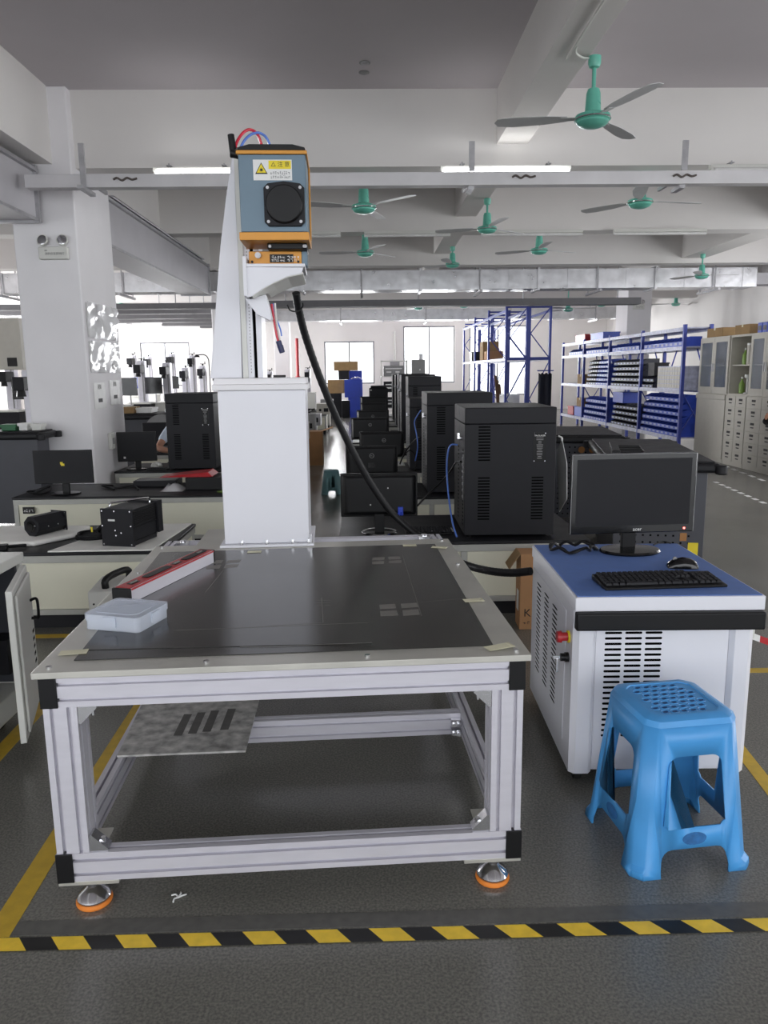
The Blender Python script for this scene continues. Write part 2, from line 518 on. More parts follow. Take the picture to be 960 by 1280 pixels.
# ------------------------------------------------------------------ overhead: cable tray, lamps, ducts, fans
t = thing('cable_tray', 'long pale grey cable tray running under the front ceiling beam', 'cable tray', (0, 6.55, 2.9))
m = MB(); m.box(-2.72, 5.3, 0, 0.004, -0.06, 0.04); m.box(-2.72, 5.3, 0.1, 0.104, -0.06, 0.04); m.box(-2.72, 5.3, 0.004, 0.1, -0.06, -0.056); m.box(-2.72, 5.3, -0.004, 0.0, 0.034, 0.04)
m.build('trough', 'tray', t)
for x in (-2.25, 0.88, 2.62):
    h = MB(); h.box(x - .022, x + .022, -.012, -.008, -0.07 if x < 0 else .0415, 0.27); h.box(x - .022, x - .018, -.008, 0.012, 0.042, 0.27); h.box(x + .018, x + .022, -.008, 0.012, 0.042, 0.27); h.box(x - .012, x + .012, .105, .549, .0, .03); h.box(x - .012, x + .012, .105, .12, -.09, .0)
    h.box(x - .022, x + .022, -0.1 if x < 0 else .02, 0.2, -0.09, -0.062)
    h.build('hanger', 'steel', t)
wv = MB()
for cx in (-1.92, 1.3, 2.62):
    wv.tube([(cx - .09, -0.006, -.005), (cx - .06, -0.01, .008), (cx - .02, -0.01, -.012), (cx + .02, -0.01, .008), (cx + .06, -0.01, -.006), (cx + .1, -0.008, .004)], 0.008, 6)
wv.build('rust_mark', 'rust', t)

for n, (x0, x1, lit, lb) in enumerate(((-1.78, -1.1, 1, 'lit white tube lamp under the front beam, left of the laser head'), (0.7, 1.78, 1, 'long lit white tube lamp under the front beam, above the aisle'), (3.06, 4.2, 0, 'unlit white tube lamp at the right end of the front beam'))):
    l = thing('tube_lamp', lb, 'lamp', ((x0 + x1) / 2, 7.02, 3.025)); w = (x1 - x0) / 2
    MB().box(-w - .03, w + .03, -0.02, 0.03, 0.04, 0.075).build('housing', 'offwhite', l, bevel=.004)
    g = MB(); g.cyl((-w, -0.03, 0.012), (w, -0.03, 0.012), 0.034, seg=14)
    g.build('tube', 'tube' if lit else 'label', l)
    g = MB()
    for s in (-1, 1):
        g.box(s * w - .02, s * w + .02, -0.02, 0.02, -0.005, 0.045)
    g.build('socket', 'offwhite', l)
    g = MB()
    for s in (-.7, .7):
        g.cyl((s * w, .02, .07), (s * w, .02, .115), .006, seg=6); g.box(s * w - .02, s * w + .02, .0, .1, .095, .1)
    g.build('bracket', 'steel', l)
for y, segs in ((10.2, ((-1.6, -.3), (.0, 1.1), (1.5, 2.8), (3.2, 4.4))),):
    for a, b in segs:
        l = thing('tube_lamp', 'thin unlit tube lamp under the second beam', 'lamp', ((a + b) / 2, y - .03, 3.05), 0, 'unlit lamps under the second beam'); w = (b - a) / 2
        MB().box(-w, w, -.02, .03, .03, .069).build('housing', 'offwhite', l)
        MB().cyl((-w, 0, .012), (w, 0, .012), .018, seg=10).build('tube', 'label', l)

# grey rectangular busway along the left beam
for y0, y1, lb, x0, x1, z0, z1 in ((-1, 6.95, 'grey rectangular duct under the left beam, ending at the near pillar', -3.3, -2.80, 2.66, 3.10), (7.98, 13.0, 'grey rectangular duct beyond the pillar, running under the left beam', -3.0, -2.56, 2.63, 3.11)):
    d = thing('grey_duct', lb, 'duct')
    MB().box(x0, x1, y0, y1, z0, z1).build('casing', 'greyduct', d, bevel=.006)
    m = MB()
    m.box(x1 + .001, x1 + .035, y0, y1, z1 - .05, z1 - .02); m.box(x1 + .001, x1 + .02, y0, y1, z0 - .012, z0 + .015)
    yy = y1 - .04
    m.box(x0 - .02, x1 + .03, yy, yy + .04, z0 - .02, z1 + .005)
    m.build('flange', 'steel', d)
    for yy in ((2.0, 5.0) if y0 < 5 else (9.0, 11.8)):
        MB().cyl((x0 - .015, yy, z0), (x0 - .015, yy, ZC - .003), .012, seg=6).build('hanger', 'steel', d)
    if y0 > 5:
        MB().box(x1 + .002, x1 + .07, y0 + .1, y1 - .6, z1 - .012, z1 + .0).build('light_strip', 'chrome', d)


def duct(name, label, x0, x1, y0, y1, z0, z1, pitch, hpitch):
    d = thing(name, label, 'ventilation duct')
    m = MB(); m.box(x0, x1, y0, y1, z0, z1)
    k = x0 + pitch
    s = m; i = 0
    while k < x1 - .05:
        if i % 4 == 3:
            s.box(k - .02, k + .02, y0 - .03, y1 + .03, z0 - .03, z1 + .03)
        else:
            s.box(k - .008, k + .008, y0 - .008, y1 + .008, z0 - .008, z1 + .008)
        k += pitch; i += 1
    m.build('casing', 'duct', d)
    k = x0 + hpitch / 2
    while k < x1:
        h = MB()
        for y in (y0 - .05, y1 + .05):
            h.cyl((k, y, z0 - .05), (k, y, ZC - .003), 0.012, seg=6)
        h.box(k - .02, k + .02, y0 - .25, y1 + .15, z0 - .075, z0 - .035)
        h.build('hanger', 'steel', d)
        k += hpitch
    return d


d1 = duct('ventilation_duct', 'shiny sheet metal duct hung below the third beam, nearer of the two', -11.5, 6.95, 13.85, 14.35, 2.77, 3.1, 0.52, 2.08)
duct('ventilation_duct', 'shiny sheet metal duct farther back, nearer the windows', -11.5, 7.6, 22.0, 22.5, 2.78, 3.08, 0.6, 2.4)

MB().box(6.95, 8.3, 13.95, 14.3, 2.82, 3.02).build('end_branch', 'greyduct', d1)
tr = thing('cable_tray', 'dark grey tray running across below the nearer shiny duct', 'cable tray', (0, 0, 0))
MB().box(-2.2, 5.2, 14.7, 15.0, 2.56, 2.68).build('trough', 'traydk', tr)
h = MB()
for x in (-1.5, 1.0, 3.0, 4.8):
    MB().cyl((x, 14.85, 2.66), (x, 14.85, ZC - .003), .012, seg=6).build('hanger', 'steel', tr)
for i, (y, x1) in enumerate(((15.0, -1.9), (16.2, -2.0), (17.6, -2.1), (18.8, -2.2), (20.2, -2.4), (21.2, -2.4))):
    tr = thing('cable_tray', 'dark overhead cable tray among the parallel trays at left', 'cable tray', (0, y, 2.62), 0, 'parallel overhead trays at left')
    m = MB(); m.box(-8.2 + i * .75, -3.15 if 15.2 < y < 17 else x1 - .9, -.13, .13, -.05, .05)
    m.build('trough', 'traydk', tr)
    for x in (-7 + i * .7, -3.6):
        MB().cyl((x, 0, .04), (x, 0, 1.127), .012, seg=6).build('hanger', 'steel', tr)


def make_fan(x, y, zt, zb, rot, label, group=None):
    f = thing('ceiling_fan', label, 'ceiling fan', (x, y, zb), rot, group)
    h = zt - zb
    MB().lathe([(0.001, h - .0), (.02, h), (.04, h - .008), (.04, h - .05), (.032, h - .07), (.014, h - .075)], seg=20).build('canopy', 'teal', f)
    MB().cyl((0, 0, .15), (0, 0, h - .06), .0125, seg=10).build('rod', 'teal', f)
    MB().lathe([(.013, .2), (.036, .195), (.044, .17), (.05, .06), (.075, .05), (.108, .04), (.113, .025), (.113, .012), (.1, 0.006), (.1, -.004), (.085, -.018), (.05, -.03), (.001, -.034)], seg=28).build('motor', 'teal', f)
    MB().lathe([(.1135, .022), (.116, .02), (.116, .014), (.1135, .012)], seg=28).build('trim_ring', 'chrome', f)
    for k in range(3):
        a = 2 * PI * k / 3
        T = Matrix.Rotation(a, 4, 'Z') @ Matrix.Rotation(R_(8), 4, 'X')
        b = MB()
        b.poly([(.16, -.035), (.3, -.062), (.5, -.068), (.6, -.05), (.62, 0), (.6, .05), (.5, .062), (.3, .05), (.16, .03)], 'z', .03, .034, T=T)
        b.poly([(.09, -.02), (.2, -.025), (.2, .025), (.09, .02)], 'z', .0262, .0295, T=T)
        b.build('blade', 'blade', f)
    return f


make_fan(1.47, 5.2, 3.298, 2.905, .87, 'nearest green ceiling fan, under the long middle beam')
make_fan(0.0, 7.3, 3.118, 2.80, 1.3, 'green ceiling fan right of the laser head, under the front beam')
make_fan(1.42, 9.2, 3.298, 2.94, .7, 'green ceiling fan on the middle beam behind the long lit lamp')
make_fan(2.53, 7.3, 3.118, 2.83, .2, 'green ceiling fan at right under the front beam')
make_fan(0.01, 10.42, 3.118, 2.87, .9, 'small green ceiling fan under the second beam, left of the middle beam')
make_fan(1.4, 12.6, 3.298, 3.0, .2, 'small green ceiling fan far along the middle beam')
make_fan(2.3, 10.42, 3.118, 2.88, .5, 'small green ceiling fan under the second beam, right of the middle beam')
make_fan(5.55, 12.9, 3.198, 2.83, 0, 'green ceiling fan at the far right in front of the duct end')
for px, py, y in ((523, 386, 19.85), (580, 380, 19.85), (710, 388, 16.7), (752, 379, 19.85), (845, 377, 19.85), (893, 379, 19.85), (152, 386, 19.85)):
    p = atY(px, py, y)
    make_fan(p.x, y, ZB - .002, min(p.z, 2.95), px * .1, 'tiny far green ceiling fan beyond the shiny duct', 'far ceiling fans')
# thin conduit on the long beam with a loop to the nearest fan
tag(MB().tube([(1.3, -2, 3.29), (1.3, 4.6, 3.29), (1.31, 5.05, 3.286), (1.38, 5.17, 3.275), (1.47, 5.2, 3.285)], .007, 8).build('wiring_conduit', 'offwhite'), 'thin white wiring conduit along the middle beam to the nearest fan', 'conduit')
# ceiling smoke detectors
for px, py, lb in ((456, 78, 'small round smoke detector on the near ceiling'), (455, 90, 'small square ceiling plate beside the smoke detector')):
    p = atZ(px, py, ZC)
    s = thing('smoke_detector', lb, 'smoke detector', (p.x, p.y, ZC - .001))
    MB().lathe([(.001, -.016), (.02, -.015), (.034, -.008), (.036, 0)], seg=20).build('housing', 'inkg' if py > 80 else 'steel', s)
    MB().lathe([(.037, 0), (.044, -.002), (.044, -.005), (.036, -.006)], seg=20).build('base_ring', 'inkg', s)


def emergency(x, y, z, rz, label):
    e = thing('emergency_light', label, 'emergency light', (x, y, z), rz)
    MB().box(-.125, .125, -.05, 0, -.085, .02).build('battery_box', 'offwhite', e, bevel=.008)
    for s in (-1, 1):
        T = Matrix.Translation((s * .085, -.045, .075)) @ Matrix.Rotation(R_(75), 4, 'X') @ Matrix.Rotation(R_(s * 8), 4, 'Y')
        q = MB(); q.lathe([(.03, -.035), (.046, -.02), (.05, .0), (.046, .004)], seg=20, T=T.to_3x3().to_4x4(), c=T.translation)
        q.cyl((s * .085, -.03, .015), (s * .085, -.035, .05), .01, seg=8)
        sh = q.build('lamp_head', 'offwhite', e)
        q = MB(); q.lathe([(.044, .003), (.03, .008), (.001, .011)], seg=20, T=T.to_3x3().to_4x4(), c=T.translation); q.build('lens', 'chrome', sh)
    lettering('EPS', .016, (-.07, -.0515, -.015), 'ink', e, name='printed_text', align='LEFT')
    lettering('消防应急照明灯', .024, (-.07, -.0515, -.042), 'inkg', e, name='printed_text', align='LEFT')
    return e


emergency(-2.70, 6.998, 2.43, 0, 'twin-headed white emergency light high on the near left pillar')
emergency(6.1, 17.398, 2.75, 0, 'twin-headed white emergency light on the far right pillar')
# posters on the pillar's right side
for y0, y1, z0, z1, k, lb in ((7.05, 7.9, 1.68, 2.0, 0, 'upper crumpled clear plastic sleeve taped to the pillar side'), (7.05, 7.9, 1.37, 1.66, 0, 'lower crumpled clear plastic sleeve taped to the pillar side'), (7.1, 7.42, 1.04, 1.28, 1, 'white paper notice with a black bar on the pillar side, nearer one'), (7.55, 7.85, 1.06, 1.3, 1, 'white paper notice with a black bar on the pillar side, farther one')):
    q = thing('plastic_sleeve' if k == 0 else 'paper_notice', lb, 'poster' if k == 0 else 'notice', (-2.498, 0, 0))
    if k == 0:
        MB().box(.001, .003, y0 + .02, y1 - .02, z0 + .01, z1 - .01).build('paper', 'label', q)
        g = MB(); N = 14; vs = []; fs = []
        rr = random.Random(int(z0 * 100))
        for i in range(N + 1):
            for j in range(9):
                vs.append((.006 + rr.random() * .03, y0 + (y1 - y0) * i / N, z0 + (z1 - z0) * j / 8))
        for i in range(N):
            for j in range(8):
                fs.append((i * 9 + j, (i + 1) * 9 + j, (i + 1) * 9 + j + 1, i * 9 + j + 1))
        g._add(vs, fs); g.build('film', 'film', q)
        if z0 > 1.5:
            lettering('数控\n工段', .1, (.0045, 7.3, 1.88), 'ink', q, face=Matrix(((0, 0, 1), (1, 0, 0), (0, 1, 0))).to_4x4(), name='printed_text')
    else:
        MB().box(.001, .002, y0, y1, z0, z1).build('paper', 'label', q)
        g = MB(); g.box(.0022, .003, (y0 + y1) / 2 - .05, (y0 + y1) / 2 + .06, z0 + .06, z0 + .095); g.build('black_bar', 'ink', q)
        lettering('通知', .05, (.003, (y0 + y1) / 2, z1 - .04), 'inkg', q, face=Matrix(((0, 0, 1), (1, 0, 0), (0, 1, 0))).to_4x4(), name='printed_text')
so = thing('wall_socket', 'white socket box low on the pillar side', 'socket', (-2.499, 7.45, .72))
MB().box(0, .035, -.06, .06, -.08, .08).build('socket_box', 'offwhite', so, bevel=.006)
MB().box(.0355, .0375, -.03, .03, -.03, .03).build('outlet', 'inkg', so)
# ------------------------------------------------------------------ writing too small to read: short strokes laid out like characters
def strokes(parent, x0, z0, w, h, n, mats, y, seed=1, face='y', name='printed_text', rows=1):
    rr = random.Random(seed); m = MB()
    for r in range(rows):
        hh = h / rows * .78; zb = z0 + h - (r + 1) * h / rows
        cw = w / n
        for i in range(n):
            for q in range(4):
                cx = x0 + cw * (i + .15 + .6 * rr.random()); cz = zb + hh * rr.random()
                if q % 2: a = (cx - cw * .3, cx + cw * .3, cz, cz + hh * .13)
                else: a = (cx, cx + cw * .12, zb + hh * .1 * rr.random(), zb + hh * (.6 + .4 * rr.random()))
                if face == 'y': m.box(a[0], a[1], y - .0006, y, a[2], a[3])
                else: m.box(y, y + .0006, a[0], a[1], a[2], a[3])
    return m.build(name, mats, parent, smooth=False)


# ------------------------------------------------------------------ the machine table
TW, TD = 1.186, 1.51
tb = thing('machine_table', 'aluminium profile table with levelling feet in front of the white column', 'table', (-.797, 1.737, 0), R_(2.8))
TM = Matrix.Translation((-.797, 1.737, 0)) @ Matrix.Rotation(R_(2.8), 4, 'Z')
TI = TM.inverted()
def tl(p): return TI @ Vector(p)

top = MB().box(-.012, TW + .012, -.012, 1.335, .6385, .655).build('tabletop_plate', 'aluplate', tb, bevel=.0015)
bl = MB()
for x in (.02, TW / 3, TW * 2 / 3, TW - .02):
    bl.cyl((x, .02, .655), (x, .02, .659), .007, seg=12)
for s in (.02, TW - .02):
    for y in (.45, .9, 1.3):
        bl.cyl((s, y, .655), (s, y, .659), .007, seg=12)
bl.build('screw', 'chrome', top)
def railx(x0, x1, y0, z0, name='rail', w=.04, h=.078):
    m = MB(); m.poly([(y0 + a, z0 + b) for a, b in slotted(w, h, 1, 2)], 'x', x0, x1)
    return m.build(name, 'alu', tb, smooth=False)
def raily(y0, y1, x0, z0, name='rail', w=.04, h=.078):
    m = MB(); m.poly([(x0 + a, z0 + b) for a, b in slotted(w, h, 1, 2)], 'y', y0, y1)
    return m.build(name, 'alu', tb, smooth=False)
for z in (.56, .09):
    railx(.0405, TW - .0405, 0, z)
    raily(0, TD, 0, z); raily(0, TD, TW - .04, z)
    railx(.0405, TW - .0405, TD - .04, z)
railx(.0405, TW - .0405, .70, .09)
raily(1.0, 1.66, .2, .559, 'column_support'); raily(1.0, 1.66, .52, .559, 'column_support')
MB().box(.15, .6, 1.337, 1.66, .6385, .655).build('mounting_plate', 'aluplate', tb, bevel=.001)
for x in (0, TW - .04):
    for z in (.56, .09):
        MB().box(x - .001, x + .041, -.004, -.0002, z - .001, z + .079).build('end_cap', 'black', tb, bevel=.002)
        MB().box(x - .001, x + .041, TD + .0002, TD + .004, z - .001, z + .079).build('end_cap', 'black', tb, bevel=.002)
for x0 in (.003, TW - .083):
    for y0 in (.001, TD - .081):
        m = MB(); m.poly([(x0 + a, y0 + b) for a, b in slotted(.08, .08, 2, 2)], 'z', .1685, .5595)
        m.build('leg', 'alu', tb, smooth=False)
# foot plates, feet
for x0 in (0, TW - .15):
    for y0 in (.0, TD - .09):
        MB().box(x0, x0 + .15, y0, y0 + .09, .079, .0895).build('foot_plate', 'aluplate', tb, bevel=.001)
        c = (x0 + (.07 if x0 == 0 else .085), y0 + .045, 0)
        f = MB().lathe([(.001, .014), (.042, .014), (.043, .02), (.036, .03), (.02, .042), (.014, .048), (.014, .06), (.001, .06)], c, 28).build('levelling_foot', 'chrome', tb)
        MB().lathe([(.001, .001), (.044, .001), (.046, .006), (.044, .014), (.001, .014)], c, 28).build('rubber_pad', 'orangefoot', f, label='orange rubber pad under a chrome levelling foot')
        g = MB(); g.cyl((c[0], c[1], .055), (c[0], c[1], .079), .008, seg=12)
        g.cyl((c[0], c[1], .06), (c[0], c[1], .072), .015, seg=6); g.build('threaded_stem', 'chrome', f)
# corner brackets
def bracket(x, y, z, sx, sz):
    m = MB()
    pts = [(x, z), (x + sx * .045, z), (x + sx * .045, z + sz * .006), (x + sx * .006, z + sz * .045), (x, z + sz * .045)]
    m.poly(pts, 'y', y, y + .034)
    m.cyl((x + sx * .03, y + .017, z + sz * .004), (x + sx * .03, y + .017, z + sz * .03), .006, seg=8)
    m.build('corner_bracket', 'chrome', tb)
for s, x in ((1, .084), (-1, TW - .084)):
    bracket(x, .004, .1685, s, 1); bracket(x, .004, .5595, s, -1)
for s, x in ((1, .041), (-1, TW - .041)):
    m = MB()
    for z in (.102, .135):
        m.box(x, x + s * .036, .662, .6985, z, z + .02); m.cyl((x + s * .012, .66, z + .01), (x + s * .012, .65, z + .01), .007, seg=8)
        m.cyl((x + s * .028, .664, z + .01), (x + s * .028, .655, z + .01), .006, seg=8)
    m.build('corner_bracket', 'chrome', tb)
    m = MB(); m.box(x, x + s * .075, .042, .1, .169, .173); m.box(x, x + s * .003, .042, .1, .173, .22); m.build('gusset_plate', 'aluplate', tb)
for s, x in ((1, .05), (-1, TW - .05)):
    m = MB(); m.box(min(x, x + s * .05), max(x, x + s * .05), TD - .08, TD - .045, .605, .645); m.cyl((x + s * .025, TD - .062, .645), (x + s * .025, TD - .062, .653), .012, seg=10)
    m.build('corner_bracket', 'chrome', tb)

# blackened sheets on the plate, with etched test marks
def quad(px, z): return [tl(atZ(a, b, z)) for a, b in px]
sh = thing('marking_sheet', 'large black steel sheet covering the table top', 'metal sheet', (-.797, 1.737, .6555), R_(2.8))
m = MB(); m.poly([(.066, .06), (1.117, .058), (1.128, 1.235), (.03, 1.215)], 'z', 0, .0016); m.build('plate', 'sheet', sh)
def etched(parent, pts, z, name='etched_mark', mm='mark'):
    MB().poly([(p.x, p.y) for p in pts], 'z', z, z + .0003).build(name, mm, parent)
Zs = .6571
for a, b, c, d in (((466, 697), (481, 696.5), (480, 700), (465, 700.5)), ((485, 696), (500, 695.5), (501, 699), (486, 699.7)), ((465, 702), (480, 701.5), (480, 705), (465, 705.5)), ((486, 701), (502, 700.5), (502, 704), (486, 704.5)),
                   ((474, 756), (494, 755), (495, 760.5), (475, 761.5)), ((501, 755), (521, 753.5), (523, 759), (502, 760.5)), ((475, 764), (496, 763), (498, 769.5), (476, 770.5)), ((503, 763), (523, 761.5), (525, 768.5), (504, 770))):
    etched(sh, [tl(atZ(*q, Zs)) for q in (d, c, b, a)], .0017, 'etched_square')
for a, b, c, d in (((262, 701), (280, 700), (277, 704), (259, 705)), ((285, 700.5), (302, 699.5), (299, 703), (282, 704)), ((259, 707), (277, 706), (274, 711), (257, 711.5)), ((282, 706), (299, 705), (296, 709), (279, 710.5))):
    etched(sh, [tl(atZ(*q, Zs)) for q in (d, c, b, a)], .0017, 'etched_square')
def hair(parent, pts, z, w=.0016):
    m = MB()
    for (a, b) in zip(pts[:-1], pts[1:]):
        A, B = tl(atZ(*a, Zs)).xy, tl(atZ(*b, Zs)).xy
        m.poly([tuple(v) for v in line(A, B, w)], 'z', z, z + .0003)
    m.build('scribed_line', 'mark', parent)
hair(sh, [(503, 694), (527, 770)], .0017)
hair(sh, [(522, 753), (585, 748)], .0017)
hair(sh, [(280, 712), (217, 789)], .0017, .0022)
ov = thing('marking_sheet', 'thinner dark sheet lying on the large black sheet, nearer the front', 'metal sheet', (-.797, 1.737, .6572), R_(2.8))
m = MB(); q = [tl(atZ(*p, .659)) for p in ((107, 812), (465, 803.5), (465, 735), (230, 741), (205, 760))]
m.poly([(p.x, p.y) for p in q], 'z', 0.0002, .0014); m.build('plate', 'sheet', ov)
hair(ov, [(465, 804), (330, 809), (300, 809)], .0015, .002); hair(ov, [(217, 789), (460, 779)], .0015, .0016)
hair(ov, [(335, 783), (404, 779), (402, 748)], .0015, .0014)
for y in (751, 754, 757.5):
    hair(ov, [(394, y + .5), (413, y)], .0015, .0018)
for n, (px, py, a, s, lb) in enumerate(((92, 815, .1, 1, 'masking tape piece at the front left corner of the black sheet'), (624, 808, .35, 1.1, 'masking tape piece at the front right corner of the black sheet'), (592, 750, .1, .9, 'masking tape piece at the middle of the right sheet edge'), (549, 684, -.35, .9, 'masking tape piece at the back right corner of the black sheet'), (512, 681.5, 0, .8, 'masking tape piece on the back sheet edge, right of the column'), (318, 689.5, 0, .8, 'masking tape piece on the back sheet edge before the column'))):
    p = atZ(px, py, .659)
    t = thing('masking_tape', lb, 'tape', (p.x, p.y, .6577), R_(2.8) + a, None)
    MB().box(-.034 * s, .034 * s, -.016, .016, 0.0005, .0012).build('tape_strip', 'masking', t)
    MB().box(.026 * s, .034 * s, -.016, .016, .0012, .0018).build('torn_end', 'masking', t)

# loose worn plate lying on the lower rails
P4 = [Vector(p) for p in ((-.80, 2.225), (-.40, 2.24), (-.41, 2.62), (-.832, 2.61))]
wp = thing('worn_plate', 'worn grey metal plate lying on the lower rails under the table', 'metal plate', (0, 0, .1692))
MB().poly([tuple(p) for p in P4], 'z', 0, .007).build('plate', 'dirt', wp, bevel=.001)
m = MB()
for k in range(4):
    x = -.655 + k * .045 + (.012 if k == 3 else 0); y = 2.35 + k * .012
    m.poly([(x, y), (x + .028, y), (x + .026, y + .16), (x - .002, y + .16)], 'z', .0072, .0076)
m.build('burnt_patch', 'dirtdk', wp)

# spirit level and clear box
A = Vector((-.765, 2.27)); B = Vector((-.605, 2.79))
dv = (B - A); ang = math.atan2(dv.y, dv.x); Lh = dv.length
lv = thing('spirit_level', 'red and silver spirit level lying diagonally on the table top', 'spirit level', (A.x, A.y, .6575), ang)
hb = MB(); hb.box(0.012, Lh - .012, -.031, -.026, 0, .046); hb.box(.012, Lh - .012, .026, .031, 0, .046); hb.box(.012, Lh - .012, -.026, .026, 0.002, .034)
hb.build('body', 'alu', lv, bevel=.001)
m = MB(); m.box(.0121, Lh - .0121, -.0255, .0255, .0345, .0475)
m.box(.012, Lh - .012, -.0325, -.0312, .04, .046); m.build('red_inlay', 'red', lv)
for x in (.13, .37):
    MB().poly([(x, -.012), (x + .02, -.016), (x + .13, -.016), (x + .15, -.012), (x + .15, .01), (x + .13, .014), (x + .02, .014), (x, .01)], 'z', .0476, .05).build('grip', 'black', lv, bevel=.002)
for x in (.07, .325, Lh - .06):
    m = MB(); m.box(x - .022, x + .022, -.011, .011, .0476, .0485); fr = m.build('vial_frame', 'greenp' if False else 'black', lv)
    MB().cyl((x - .016, 0, .0495), (x + .016, 0, .0495), .004, seg=12).build('vial', K['mark'], fr)
MB().box(0, .0119, -.032, .032, 0, .047).build('end_cap', 'black', lv, bevel=.003)
MB().box(Lh - .0119, Lh, -.032, .032, 0, .047).build('end_cap', 'black', lv, bevel=.003)

pb = thing('clear_plastic_box', 'shallow translucent plastic box on the table beside the spirit level', 'box', (-.688, 2.085, .6576), R_(-17))
def rrect(w, d, r, n=5):
    out = []
    for sx, sy, a0 in ((1, 1, 0), (-1, 1, 90), (-1, -1, 180), (1, -1, 270)):
        for k in range(n + 1):
            a = R_(a0 + 90 * k / n); out.append((sx * (w / 2 - r) + r * math.cos(a), sy * (d / 2 - r) + r * math.sin(a)))
    return out
def tray_(m, pts, z0, z1, t):
    n = len(pts); ins = [(x * (1 - t / .08), y * (1 - t / .08)) for x, y in pts]
    v = [(x, y, z0) for x, y in pts] + [(x, y, z1) for x, y in pts] + [(x, y, z1) for x, y in ins] + [(x, y, z0 + t * (1 if z1 > z0 else -1)) for x, y in ins]
    f = [tuple(range(n))] + [(k * n + i, k * n + (i + 1) % n, (k + 1) * n + (i + 1) % n, (k + 1) * n + i) for k in range(3) for i in range(n)] + [tuple(range(3 * n, 4 * n))]
    m._add(v, f)
SK = Matrix(((1, -.12, 0, 0), (0, 1, 0, 0), (0, 0, 1, 0), (0, 0, 0, 1)))
m = MB(); tray_(m, rrect(.17, .155, .014), 0, .03, .002); m.build('tray', 'boxplastic', pb)
m = MB(); tray_(m, rrect(.176, .161, .016), .044, .026, .002); ld = m.build('lid', 'boxplastic', pb)
m = MB(); m.poly(rrect(.135, .12, .02), 'z', .0442, .0462); m.build('raised_panel', 'boxplastic', ld)
m = MB(); m.box(-.02, .02, -.0865, -.0815, .014, .042); m.build('latch', 'boxplastic', pb); MB().box(.089, .094, -.02, .02, .014, .04).build('latch', 'boxplastic', pb)

# ------------------------------------------------------------------ the white lifting column with its arm
CO = Vector((-.585, 3.03, .6555)); CR = R_(2.8)
cl = thing('lifting_column', 'white lifting column standing on the back of the machine table', 'machine column', CO, CR)
CM = Matrix.Translation(CO) @ Matrix.Rotation(CR, 4, 'Z'); CI = CM.inverted()
def cloc(px, py, y): return CI @ atY(px, py, y)
bw, bd, bh = .343, .33, .630
MB().box(0, bw, 0, bd, .012, bh).build('base_cabinet', 'white', cl, bevel=.004)
m = MB(); m.box(-.018, bw + .018, -.022, bd + .02, 0.0002, .011)
fl = m.build('base_flange', 'white', cl, bevel=.002)
m = MB()
for x in (.07, .17, .275, .34):
    m.cyl((x, -.012, .011), (x, -.012, .02), .008, seg=8); m.poly([(x - .012, .011), (x + .012, .011), (x, .03)], 'y', -.001, 0)
m.cyl((bw + .006, -.01, .011), (bw + .006, -.01, .05), .006, seg=8)
m.build('screw', 'chrome', fl)
MB().box(-.018, bw + .012, -.02, bd + .02, bh + .0005, bh + .022).build('cap_plate', 'pillar', cl, bevel=.002)
MB().box(-.01, bw + .004, -.012, bd + .012, bh + .0225, bh + .046).build('cap_rail', 'pillar', cl, bevel=.002)
zc = bh + .0465
# tapered side cheek and vertical slide
y_ = 3.11
pp = [cloc(*p, y_) for p in ((263.5, 476), (303, 476), (301, 400), (298.5, 330), (294.5, 250), (293, 195), (290.5, 195), (283, 245), (275.5, 310), (268, 410))]
pts = [(p.x, p.z) for p in pp]; pts[0] = (pts[0][0], zc); pts[1] = (pts[1][0], zc)
MB().poly(pts, 'y', .07, .30).build('side_cheek', 'white', cl, bevel=.002)
x0 = cloc(303.5, 476, y_).x; ztop = cloc(295, 195, y_).z
def slab(px0, px1, name, mt, dy=.06, dz0=0, zt=None, bevel=0):
    a = cloc(px0, 470, y_).x; b = cloc(px1, 470, y_).x
    return MB().box(a, b, .07 - dy + .06, .28, zc + dz0, zt or ztop).build(name, mt, cl, bevel=bevel)
slab(303.3, 318.2, 'slide_housing', 'white', .05, bevel=.001)
slab(318.4, 322, 'slide_slot', 'dark', .03)
slab(322.2, 329, 'slide_cover', 'white', .05, bevel=.001)
dm = MB(); xa = cloc(314.5, 470, y_).x
k = zc + .02
while k < ztop - .03:
    dm.box(xa - .0015, xa + .0015, .0785, .0795, k, k + .005); k += .0125
dm.build('scale_holes', 'inkg', cl)
slab(304.5, 310.5, 'slide_strip', 'offwhite', .062)

# arm bracket
ar = []
yb0, yb1 = 2.96, 3.2
def arm_pts(dy):
    P = [cloc(*p, yb0) for p in ((305, 322), (306.5, 334), (379, 334), (384.5, 346), (384.5, 358), (376, 356), (357, 350), (338, 358), (325, 366), (318, 372), (312, 372), (309, 371))]
    return [(p.x, p.z) for p in P]
ap = [cloc(*p, yb0) for p in ((308.5, 335), (379, 335), (377, 342), (360, 346), (342, 354), (328, 362), (316, 371), (309.5, 372))]
near = MB().poly([(p.x, p.z) for p in ap], 'y', -.10, -.094).build('arm_gusset', 'white', cl)
ap2 = [(p.x, p.z) for p in ap]
ap2 = [cloc(*p, yb0) for p in ((331, 335), (379, 335), (377, 342), (360, 346), (342, 354), (331, 361))]
MB().poly([(p.x, p.z) for p in ap2], 'y', .25, .256).build('arm_gusset', 'white', cl)
